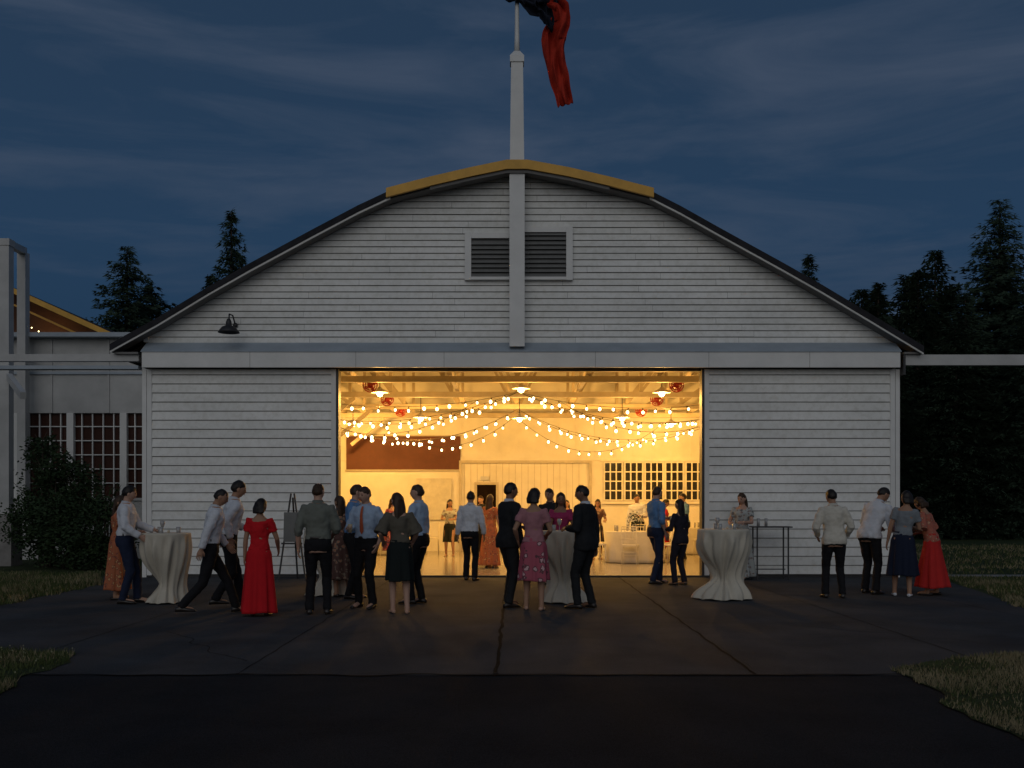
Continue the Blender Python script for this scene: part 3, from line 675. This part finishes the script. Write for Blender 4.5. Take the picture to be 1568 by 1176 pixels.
for (xa,xb) in((-7.90,-7.43),(7.79,8.1)):
    b.box(xa,xb,YR+.1,31,4.46,4.50,SOF)
b.obj('corner_boards',HG)
b=MB(); b.box(-16,-7.45,19.86,20.0,4.33,4.47,TRIM3); b.box(-16,-7.45,19.84,20.04,4.17,4.24,TRIM2)
b.box(7.84,16,19.86,20.0,4.25,4.46,TRIM3); 
b.box(15.8,16,19.8,19.99,.0,4.245,TRIM3)
b.box(7.785,7.83,19.80,20.05,4.05,4.46,DARK)
b.obj('door_track_extension',HG)

# flagpole and flag
FP=root('flagpole',(.10,19.88,4.6))
b=MB()
rings=[[(.10+sx*w,19.88+sy*w,zz) for sx,sy in((-1,-1),(1,-1),(1,1),(-1,1))] for zz,w in((8.0,.145),(10.25,.118),(10.26,.14),(10.38,.14),(10.50,.06))]
b.loft(rings,TRIM,False); b.box(-.08,.28,19.74,20.02,8.22,8.30,TRIM)
b.tube([(.10,19.88,10.45),(.10,19.88,10.75),(.10,19.88,11.4),(.10,19.88,12.1)],[.06,.05,.042,.038],TRIM,12); b.ball((.10,19.88,12.14),.06,TRIM)
b.obj('mast',FP)
FN=mat('flag_navy',(.018,.022,.035),.8,spec=.1); FR=mat('flag_red',(.38,.030,.016),.85,nscale=5,var=.2,spec=.15); 
def flagpart(name,pts,ws,m,seed,tw=.07):
    b=MB(); rings=[]; N=60
    P=[Vector(p) for p in pts]; L=len(P)-1
    for i in range(N+1):
        t=i/N*L; k=min(int(t),L-1); f=t-k
        p0=P[max(k-1,0)];p1=P[k];p2=P[k+1];p3=P[min(k+2,L)]
        c=.5*((2*p1)+(p2-p0)*f+(2*p0-5*p1+4*p2-p3)*f*f+(3*p1-p0-3*p2+p3)*f**3)
        w=ws[k]*(1-f)+ws[k+1]*f
        tg=(p2-p1).normalized(); sd=Vector((tg.z,0,-tg.x)).normalized()
        line=[]
        M=34
        for j in range(M):
            u=j/(M-1)*2-1
            dy=.06*math.sin(u*5+seed+i*tw)+.035*math.sin(u*9-i*tw*1.7+seed)+.05*noise.noise(Vector((u*2.2,i*.11,seed)))
            ed=.03*noise.noise(Vector((i*.16,seed,0 if u<0 else 5)))
            line.append(c+sd*((w+ed)*(u+.06*math.sin(u*9+i*.15)))+Vector((0,dy,.02*math.sin(u*5+i*.2))))
        back=[p+Vector((0,.006,0)) for p in reversed(line)]
        rings.append(line+back)
    b.loft(rings,m,True); b.obj(name,FP)
flagpart('flag_canton',[(.02,19.85,11.80),(.24,19.8,11.58),(.50,19.78,11.44),(.74,19.8,11.46),(.88,19.8,11.38)],[.12,.20,.22,.20,.14],FN,0,.12)
flagpart('flag_canton_tail',[(-.55,19.9,12.0),(-.25,19.85,11.74),(.08,19.8,11.58),(.3,19.8,11.50)],[.20,.15,.12,.12],FN,1.3,.12)
flagpart('flag_field',[(.70,19.76,11.40),(.90,19.75,11.36),(.96,19.75,11.08),(.84,19.78,10.72),(.86,19.8,10.30),(.95,19.8,9.85),(1.07,19.8,9.42)],[.10,.19,.20,.24,.20,.19,.16],FR,2.2,.16)
flagpart('flag_inner_fold',[(.46,19.66,11.38),(.60,19.64,11.24),(.72,19.62,11.02),(.78,19.64,10.80)],[.08,.12,.10,.03],FN,.5,.1)

b=MB(); b.tube([(-5.57,20.05,5.08),(-5.57,19.85,5.24),(-5.57,19.62,5.22),(-5.57,19.58,5.08)],.016,DARK,8); b.ball((-5.57,20.04,5.08),(.05,.03,.05),DARK)
b.loft([[(-5.57+r*math.cos(q),19.58+r*math.sin(q),zz) for q in [2*math.pi*k/24 for k in range(24)]] for zz,r in((5.12,.03),(5.06,.055),(4.99,.06),(4.96,.13),(4.86,.21),(4.85,.21),(4.90,.16))],DARK)
b.obj('gooseneck_barn_lamp')

# ------------------------------------------------------------ string lights + lamps
SL=root('string_lights',(0,25,4))
b=MB(); WIRE=mat('light_wire',(.05,.04,.03),.6)
def swag(a,c,sag,sp=.33):
    a=Vector(a);c=Vector(c); L=(c-a).length; n=max(4,int(L*1.05/sp)); pts=[]
    for i in range(n+1):
        t=i/n; p=a.lerp(c,t); p.z-=sag*4*t*(1-t); pts.append(p)
    b.tube(pts,.006,WIRE,5)
    for p in pts[1:-1]:
        q=p+Vector((R.uniform(-.05,.05),R.uniform(-.03,.03),-.05+R.uniform(-.03,.03))); b.tube([p,q],.014,WIRE,5)
        rr=R.uniform(.024,.036); b.ball(q-Vector((0,0,.03)),(rr,rr,rr*1.25),BULB,8,6)
hub=(.15,23.6,4.14); hub2=(.15,27.6,4.12)
for x,y,s_ in((-5.5,21.7,.35),(-5.6,24.6,.62),(-5.6,27.4,.40),(5.8,21.7,.38),(6.0,24.6,.60),(6.0,27.4,.44)): swag(hub,(x,y,3.95),s_)
for x,y,s_ in((-5.6,24.6,.9),(-5.6,30,.75),(6,24.6,.95),(6,30,.7)): swag(hub2,(x,y,4.0),s_)
swag((-5.5,22.4,3.9),(-.9,25.2,4.1),.85); swag((5.8,22.4,3.9),(1.2,25.2,4.1),.8)
swag((-4,29.5,3.9),(.1,29.0,4.05),.8); swag((.1,29,4.05),(4.5,29.5,3.9),.95)
b.obj('bulb_strings',SL)
def pendant(x,y,z,pw):
    r=root('pendant_lamp',(x,y,z)); b=MB()
    b.tube([(x,y,4.3),(x,y,z+.12)],.01,DARK,6)
    b.loft([[(x+q2*math.cos(q),y+q2*math.sin(q),z+zz) for q in [2*math.pi*k/20 for k in range(20)]] for zz,q2 in((.14,.03),(.10,.06),(.04,.19),(0,.22),(.03,.15))],INW)
    b.ball((x,y,z-.01),.07,LAMPG,12,8); b.obj('shade_and_bulb',r)
    l=bpy.data.lights.new('bulb_light','POINT'); l.energy=pw; l.color=(1,.50,.105); l.shadow_soft_size=.12
    o=bpy.data.objects.new('bulb_light',l); col.objects.link(o); o.location=(x,y,z-.15); par(o,r)
PW=230
for x,y,z,k in((.2,22.0,4.02,.45),(-3.0,22.6,4.0,.5),(3.4,22.6,4.0,.5),(-2.4,26.2,3.75,1.1),(2.9,26.2,3.75,1.1),(.2,26.4,3.75,1.1),(-4.6,28.8,3.8,1.3),(4.6,28.8,3.8,1.3)): pendant(x,y,z,PW*k)
for x in(-3.12,3.62):
    for y in(21.95,24.95,27.95):
        b=MB(); z=4.1
        b.ball((x,y,z),(.075,.09,.075),RED); 
        for rr in(.155,.11): b.tube([(x+rr*math.cos(q),y-.05,z+rr*math.sin(q)) for q in [2*math.pi*k/20 for k in range(21)]],.013,RED,6)
        for k in range(10):
            q=2*math.pi*k/10; b.tube([(x+.05*math.cos(q),y-.09,z+.05*math.sin(q)),(x+.155*math.cos(q),y-.05,z+.155*math.sin(q))],.007,RED,5)
        for k in range(4):
            q=2*math.pi*k/4+.4; c_,s_=math.cos(q),math.sin(q)
            b.add([(x+.03*c_-.03*s_,y-.02,z+.03*s_+.03*c_),(x+.14*c_-.05*s_,y-.04,z+.14*s_+.05*c_),(x+.14*c_+.03*s_,y,z+.14*s_-.03*c_),(x+.03*c_+.01*s_,y,z+.03*s_-.01*c_)],[(0,1,2,3)],RED)
        b.tube([(x,y,z+.07),(x,y,z+.2)],.015,RED,6); b.obj('ceiling_fan')

# ------------------------------------------------------------ tables etc
GLS=mat('glassware',(.30,.30,.30),.08,spec=.9); CAND=mat('candle_wax',(.6,.5,.35),.5)
def cocktail(x,y,r,h,knot,kx,ky,seed,base=.26):
    b=MB(); N=52; rings=[]; NQ=132
    kd=math.atan2(ky,kx)
    for i in range(N+1):
        t=i/N; z=h*(1-t); ring=[]
        for k in range(NQ):
            q=2*math.pi*k/NQ
            away=.5-.5*math.cos(q-kd)          # 0 toward the knot, 1 on the far side
            kn=knot+.04*math.sin(3*q+seed)
            g=math.exp(-((z-kn)/(.30 if z>kn else .18))**2)
            pull=(1-away)**1.3
            rr=r*(1-.05*sst((h-z)/h)-.10*away*sst((h-z)/h))*(1-(.12+.62*pull)*g)
            if z<kn: rr*=1+(base/r-.75)*sst((kn-z)/kn)*.5
            am=sst((h-z)/.20)
            # pleats that slant toward the knot
            ph=11*q+seed+4.5*math.sin(q-kd)*(h-z)
            f=am*(.075*math.sin(ph)+.045*math.sin(19*q+seed*2-z*4)+.035*math.sin(5*q+z*5+seed)+.05*noise.noise(Vector((2*math.cos(q),2*math.sin(q),z*3+seed))))
            ring.append((rr*(1+f)*math.cos(q),rr*(1+f)*math.sin(q),z if i<N else .004+.025*abs(math.sin(4*q+seed))))
        rings.append(ring)
    rings.insert(0,[(r*.97*math.cos(q),r*.97*math.sin(q),h+.012) for q in [2*math.pi*k/NQ for k in range(NQ)]])
    b.loft(rings,LINEN)
    for k in range(3):
        q=seed+k*2.1; px,py=.17*math.cos(q),.17*math.sin(q)
        b.tube([(px,py,h+.01),(px,py,h+.015),(px,py,h+.10)],[.026,.03,.034],GLS,12)
    b.ball((.05,-.05,h+.035),(.02,.02,.022),CAND,10,6)
    b.tube([(-.08,.06,h+.012),(-.08,.06,h+.016),(-.08,.06,h+.02),(-.08,.06,h+.09),(-.08,.06,h+.10),(-.08,.06,h+.15),(-.08,.06,h+.19)],[.032,.03,.005,.005,.02,.036,.03],GLS,12)
    b.obj('cocktail_table',loc=(x,y,.012),rot=0)
cocktail(-5.12,14.75,.35,1.02,.26,-.12,-.05,.4,.28)
cocktail(-2.95,16.0,.38,1.05,.30,-.08,-.06,1.7,.3)
cocktail(.79,14.85,.37,1.05,.30,.05,-.10,2.9,.34)
cocktail(3.26,15.35,.40,1.06,.33,-.10,-.08,4.2,.45)
b=MB()
for x0 in(4.72,5.32):
    for y0 in(19.2,19.55): b.box(x0,x0+.025,y0,y0+.025,0.01,1.018,DARK)
b.box(4.67,5.40,19.15,19.62,1.02,1.045,DARK); b.box(4.746,5.318,19.36,19.38,.2,.22,DARK)
for x0 in(4.8,4.95): b.tube([(x0,19.4,1.05),(x0,19.4,1.2)],.03,GLS,10)
b.obj('iron_side_table')
b=MB(); ex,ey=-4.22,19.1
b.beam((ex-.26,ey,0.01),(ex-.03,ey+.05,1.68),.03,.03,DARK); b.beam((ex+.26,ey,0.01),(ex+.03,ey+.05,1.68),.03,.03,DARK); b.beam((ex,ey+.5,.01),(ex,ey+.07,1.6),.03,.03,DARK)
b.beam((ex-.2,ey-.02,.72),(ex+.2,ey-.02,.72),.04,.03,DARK); b.add([(ex-.16,ey-.03,.75),(ex+.16,ey-.03,.75),(ex+.16,ey+.02,1.32),(ex-.16,ey+.02,1.32)],[(0,1,2,3)],mat('sign_board',(.05,.055,.055),.3))
b.obj('easel_with_sign')
def rtable(x,y,r=.8,fl=True):
    b=MB(); rings=[[(r*math.cos(q),r*math.sin(q),.775) for q in [2*math.pi*k/72 for k in range(72)]]]
    for i in range(9):
        z=.765-.75*i/8; rings.append([((r*(1+.03*i/8)+.025*(i/8)*math.sin(14*q))*math.cos(q),(r*(1+.03*i/8)+.025*(i/8)*math.sin(14*q))*math.sin(q),z) for q in [2*math.pi*k/72 for k in range(72)]])
    b.loft(rings,LINW)
    for k in range(7):
        q=k*.9; b.tube([(r*.68*math.cos(q),r*.68*math.sin(q),.78),(r*.68*math.cos(q),r*.68*math.sin(q),.93)],.028,GLS,8)
    if fl:
        b.tube([(0,0,.78),(0,0,.95)],[.06,.05],GLS,10)
        for k in range(160):
            d=Vector((R.gauss(0,1),R.gauss(0,1),R.gauss(.3,.8))).normalized()*R.uniform(.05,.24); c=Vector((0,0,1.07))+d; u=Vector((R.gauss(0,1),R.gauss(0,1),R.gauss(0,1))).normalized()*.035; w=u.orthogonal().normalized()*.02
            b.add([c-u,c+w,c+u,c-w],[(0,1,2,3)],LEAF if k%3 else WHS)
    b.obj('banquet_table',loc=(x,y,.02))
def chair(x,y,th):
    b=MB(); m=mat('white_chair_paint',(.7,.66,.55),.4)
    for sx in(-.18,.18):
        b.tube([(sx,.18,0),(sx,.18,.45)],.014,m,6); b.tube([(sx,-.19,0),(sx,-.18,.45),(sx,-.22,.92)],.014,m,6)
    b.box(-.2,.2,-.2,.2,.44,.475,m)
    for zz in(.62,.86,.92): b.tube([(-.18,-.20-.04*(zz-.45),zz),(.18,-.20-.04*(zz-.45),zz)],.012,m,6)
    for sx in(-.1,-.03,.04,.11): b.tube([(sx,-.20,.62),(sx,-.215,.88)],.008,m,5)
    for zz,yy in((.2,.18),(.3,-.18)): b.tube([(-.18,yy,zz),(.18,yy,zz)],.009,m,5)
    b.obj('banquet_chair',loc=(x,y,.02),rot=rad(th))
for tx,ty,fl in((3.1,25.2,True),(-3.4,29.3,False),(.9,30.0,False),(5.0,29.4,True)):
    rtable(tx,ty,.75,fl)
    for k in range(6):
        a=rad(60*k+15+tx*20); chair(tx+1.05*math.cos(a),ty+1.05*math.sin(a),math.degrees(a)+90)

# ------------------------------------------------------------ left neighbour building
NB=root('neighbour_hangar',(-14,27,0))
b=MB(); Y=26.6
b.box(-26,-7.6,Y,Y+.2,3.92,5.9,TRIM3); b.box(-26,-7.6,Y,Y+.2,0,1.65,TRIM3)
b.box(-26.1,-7.5,Y-.35,Y+8,5.905,6.02,TRIM2)
for x0 in np.arange(-26,-7.6,1.52): b.box(x0,x0+.05,Y-.03,Y-.002,3.92,5.9,TRIM3)
b.box(-26,-7.6,Y-.06,Y-.035,4.95,5.02,TRIM2)
b.obj('lean_to_wall',NB)
b=MB(); b.box(-26,-7.6,Y+.12,Y+.14,1.65,3.92,mat('window_glass_dusk',(.045,.016,.010),.4,spec=.12))
pw=1.42; x=-18.9
while x<-8:
    b.box(x-.09,x+.09,Y-.03,Y+.11,1.65,3.92,TRIM)
    for k in range(1,5): b.box(x+pw*k/5-.013,x+pw*k/5+.013,Y+.05,Y+.11,1.65,3.92,TRIM)
    x+=pw
for k in range(1,6): b.box(-26,-7.6,Y+.052,Y+.108,1.66+k*.378,1.685+k*.378,TRIM)
b.box(-26,-7.6,Y-.05,Y+.1,1.58,1.648,TRIM3); b.obj('lean_to_windows',NB)
b=MB(); rp=[(-28,6.4),(-25,8.0),(-22.5,9.2),(-20,9.8),(-17.5,9.1),(-14.2,7.62),(-10.9,6.12)]
roof_strip(b,rp,-.14,0,28,44,ROOF); b.obj('neighbour_roof',NB)
b=MB(); roof_strip(b,rp,-.13,.03,27.9,27.99,YEL); roof_strip(b,[(p[0],p[1]-.42) for p in rp],-.06,0,28.3,28.36,YEL); b.obj('neighbour_rake',NB)
b=MB(); zs=[(-27.5,0)]+[(p[0],p[1]-.15) for p in rp]+[(-11,0)]
b.add([(p[0],29.5,p[1]) for p in zs],[tuple(range(len(zs)))],mat('dark_brown_boards',(.06,.03,.018),.8)); b.obj('neighbour_gable_wall',NB)
b=MB()
for i in range(12):
    t=i/11; b.ball((-14.4+2.2*t,28.6,6.95-.75*t-.25*math.sin(math.pi*t)),.016,BULB,6,5)
b.obj('eave_string_lights',NB)
l=bpy.data.lights.new('eave_bulb_light','POINT'); l.energy=12; l.color=(1,.5,.15); l.shadow_soft_size=.2
o=bpy.data.objects.new('eave_bulb_light',l); col.objects.link(o); o.location=(-13.6,28.7,6.45); par(o,NB)
b=MB()
b.box(-12.32,-12.08,23.9,24.14,1.25,7.7,TRIM3); b.box(-12.5,-11.95,23.75,24.3,0,1.25,CONC)
b.box(-12.98,-12.76,26.1,26.34,1.2,8.1,TRIM3)
b.box(-18,-12.06,23.88,24.16,7.7,7.86,TRIM3); b.beam((-12.2,24.0,7.78),(-12.87,26.2,8.15),.2,.16,TRIM3)
b.box(-18,-12.4,24.0,24.12,4.55,4.75,TRIM3); b.beam((-12.2,24.1,4.6),(-10.9,22.2,3.9),.12,.16,TRIM3)
b.obj('steel_portal_frame')

# ------------------------------------------------------------ vegetation
def conifer(h,r,seed,low=.05,pw=.8,gap=.12):
    rr=random.Random(seed); b=MB(); b.tube([(0,0,0),(0,0,h*.5),(.0,0,h*.98)],[h*.018,h*.011,.02],BARK,8)
    fi=b.mi(FIR); z=h*low
    while z<h*.985:
        u=z/h; L=(r*(1-u)**pw+.10)*rr.uniform(.82,1.12); nb=int(8+5*(1-u))
        for k in range(nb):
            if rr.random()<gap: continue
            a=2*math.pi*k/nb+rr.uniform(-.35,.35)+z; l=L*rr.uniform(.55,1.28); zz=z+rr.uniform(-.18,.18); up=.35-.75*(1-u)
            n=max(3,int(l/.20)); dr=Vector((math.cos(a),math.sin(a),0)); sd=Vector((-dr.y,dr.x,0))
            for i in range(n):
                t=(i+rr.random()*.8)/n; c=dr*l*t+Vector((0,0,zz+up*l*t*.55-.18*l*t*t+.22*l*max(0,t-.75)))
                wdt=(.40*(1-t)+.12)*min(1,l*.7)
                for q in range(6):
                    o=c+sd*rr.uniform(-wdt,wdt)+Vector((0,0,rr.uniform(-.16,.06))); ln=rr.uniform(.16,.38); w=rr.uniform(.03,.08)*min(1,.45+l*.5)
                    d2=(dr*rr.uniform(.3,1)+sd*rr.uniform(-.9,.9)+Vector((0,0,rr.uniform(-.7,.15)))).normalized()*ln; e=d2.orthogonal().normalized()*w
                    oo=len(b.v); b.v+=[tuple(o-e),tuple(o+e),tuple(o+d2)]; b.f.append((oo,oo+1,oo+2)); b.m.append(fi); b.s.append(False)
        z+=h*.015+.085
    return b.mesh('fir_tree')
C=[conifer(14,3.6,1),conifer(14,2.8,2),conifer(14,3.3,3,pw=.7),conifer(14,4.2,8,pw=.72,gap=.05)]
def fir(x,y,h,w,k,rz=None):
    o=bpy.data.objects.new('fir_tree',C[k]); col.objects.link(o); o.location=(x,y,0); s=h/14; o.scale=(s*w,s*w,s); o.rotation_euler=(0,0,R.uniform(0,6) if rz is None else rz)
fir(-17.4,45,13.3,1.0,3); fir(-17.0,47,12.0,1.2,3); fir(-15.5,55,18.0,.85,1); fir(-16.9,56,14.6,.8,2); fir(-15.6,57,16.0,.9,2)
fir(17.9,60,16.8,.9,1); fir(19.0,62,13.8,.95,2)
fir(24.5,50,17.0,1.0,3); fir(22.1,52,14.9,1.0,2); fir(20.4,50,13.4,1.05,2); fir(18.4,50,12.8,1.05,0); fir(26.4,54,15.2,1.2,2); fir(21.4,47,11.5,1.3,0); fir(24.0,46,11.8,1.3,2); fir(17.6,47,10.5,1.1,2); fir(27,48,14,1.2,0); fir(19.3,55,13.5,1.2,2); fir(23,58,15,1.3,2);fir(29,52,15,1.2,0)
fir(15.9,52,10.5,1.1,0); fir(16.9,44,8.8,1.2,2); fir(19.6,44,9.6,1.3,0); fir(22.4,43.5,9.8,1.3,2); fir(25.3,57,14.2,1.3,2); fir(21.2,58,14.2,1.2,0)
def leafmass(name,blobs,n,ls,m,stems=True,th=-.18):
    b=MB(); k=b.mi(m)
    tot=sum(q[3]**3 for q in blobs)
    for (x,y,z,r,sy) in blobs:
        cnt=int(n*r**3/tot)
        for i in range(cnt):
            d=Vector((R.gauss(0,1),R.gauss(0,1),R.gauss(0,1))).normalized()*r*R.random()**.45*R.uniform(.85,1.2)
            p=Vector((x,y,z))+Vector((d.x,d.y*sy,d.z))
            if noise.noise(p*1.9)<th: continue
            if p.z<.03: continue
            u=Vector((R.gauss(0,1),R.gauss(0,1),R.gauss(0,.7))).normalized()*ls*R.uniform(.6,1.3); w=u.orthogonal().normalized()*ls*.5
            o=len(b.v); b.v+=[tuple(p-u),tuple(p+w),tuple(p+u),tuple(p-w)]; b.f.append((o,o+1,o+2,o+3)); b.m.append(k); b.s.append(False)
        if stems:
            for j in range(5): b.tube([(x+R.uniform(-.1,.1),y,0),(x+R.uniform(-.3,.3)*r,y+R.uniform(-.2,.2),z),(x+R.uniform(-.8,.8)*r,y+R.uniform(-.3,.3),z+r*R.uniform(.5,1.05))],[.025,.015,.005],BARK,5)
    return b.obj(name)
leafmass('garden_shrub',[(-10.9,23.3,1.0,.95,.8),(-10.2,22.8,.9,.95,.8),(-9.3,22.4,.7,.85,.8),(-8.6,22.1,.5,.6,.8),(-10.8,23.4,2.1,.75,.8),(-10.1,23.2,1.8,.65,.8),(-9.3,22.9,1.4,.55,.8),(-11.1,23.5,2.8,.42,.8)],26000,.05,LEAF,th=-.10)
leafmass('distant_hedge',[(x,62+R.uniform(-3,3),R.uniform(.8,2.0),R.uniform(1.6,2.6),1) for x in np.arange(10,60,2.2)],26000,.16,FIR,False)
leafmass('distant_woodland',[(x,95+R.uniform(-8,8),R.uniform(2,4),R.uniform(3,5),1) for x in np.arange(-90,110,5)],26000,.4,FIR,False)

# ------------------------------------------------------------ sky, sun, camera
w=bpy.data.worlds.new('World'); scene.world=w; w.use_nodes=True; t=w.node_tree; bg=t.nodes['Background']
tc=t.nodes.new('ShaderNodeTexCoord'); sep=t.nodes.new('ShaderNodeSeparateXYZ'); t.links.new(tc.outputs['Generated'],sep.inputs[0])
r=t.nodes.new('ShaderNodeValToRGB'); e=r.color_ramp.elements
e[0].position=0; e[0].color=(.012,.036,.076,1); e[1].position=1; e[1].color=(.019,.040,.078,1)
for p,c in((.12,(.013,.038,.082,1)),(.25,(.017,.044,.092,1)),(.45,(.018,.040,.080,1))): k=e.new(p); k.color=c
t.links.new(sep.outputs['Z'],r.inputs['Fac'])
mp=t.nodes.new('ShaderNodeMapping'); mp.inputs['Scale'].default_value=(1.4,1.4,7.5); mp.inputs['Rotation'].default_value=(0,rad(9),0); mp.inputs['Location'].default_value=(.7,.2,.9)
t.links.new(tc.outputs['Generated'],mp.inputs['Vector'])
n=t.nodes.new('ShaderNodeTexNoise'); n.inputs['Scale'].default_value=2.4; n.inputs['Detail'].default_value=11; n.inputs['Roughness'].default_value=.57; n.inputs['Distortion'].default_value=.5
t.links.new(mp.outputs['Vector'],n.inputs['Vector'])
cr=t.nodes.new('ShaderNodeValToRGB'); e=cr.color_ramp.elements; e[0].position=.43; e[0].color=(0,0,0,1); e[1].position=.85; e[1].color=(1,1,1,1)
t.links.new(n.outputs['Fac'],cr.inputs['Fac'])
mx=t.nodes.new('ShaderNodeMix'); mx.data_type='RGBA'; mx.inputs[7].default_value=(.058,.080,.125,1)
t.links.new(cr.outputs['Color'],mx.inputs[0]); t.links.new(r.outputs['Color'],mx.inputs[6])
mr=t.nodes.new('ShaderNodeMapRange'); mr.inputs['From Min'].default_value=-.05; mr.inputs['From Max'].default_value=-1; mr.inputs['To Min'].default_value=0; mr.inputs['To Max'].default_value=1
t.links.new(sep.outputs['Y'],mr.inputs['Value'])
mg=t.nodes.new('ShaderNodeMix'); mg.data_type='RGBA'; mg.inputs[7].default_value=(.235,.252,.282,1)
t.links.new(mr.outputs['Result'],mg.inputs[0]); t.links.new(mx.outputs[2],mg.inputs[6])
sky=t.nodes.new('ShaderNodeTexSky'); sky.sky_type='NISHITA'; sky.sun_disc=False; sky.sun_elevation=rad(2); sky.sun_rotation=rad(180)
ad=t.nodes.new('ShaderNodeMix'); ad.data_type='RGBA'; ad.blend_type='ADD'; ad.inputs[0].default_value=.001
t.links.new(mg.outputs[2],ad.inputs[6]); t.links.new(sky.outputs['Color'],ad.inputs[7])
t.links.new(ad.outputs[2],bg.inputs['Color']); bg.inputs['Strength'].default_value=1
sl=bpy.data.lights.new('sun','SUN'); sl.energy=.30; sl.angle=rad(50); sl.color=(1,.97,.92)
so=bpy.data.objects.new('sun',sl); col.objects.link(so); so.rotation_euler=(rad(66),0,rad(-8)); so.location=(0,-20,20)
cam=bpy.data.cameras.new('camera'); co=bpy.data.objects.new('camera',cam); col.objects.link(co); co.location=(0,0,1.45); co.rotation_euler=(rad(90),0,0)
cam.sensor_width=36; cam.lens=35; cam.shift_y=.1186; cam.clip_end=4000; scene.camera=co
scene.view_settings.view_transform='Standard'; scene.view_settings.look='None'; scene.view_settings.exposure=0
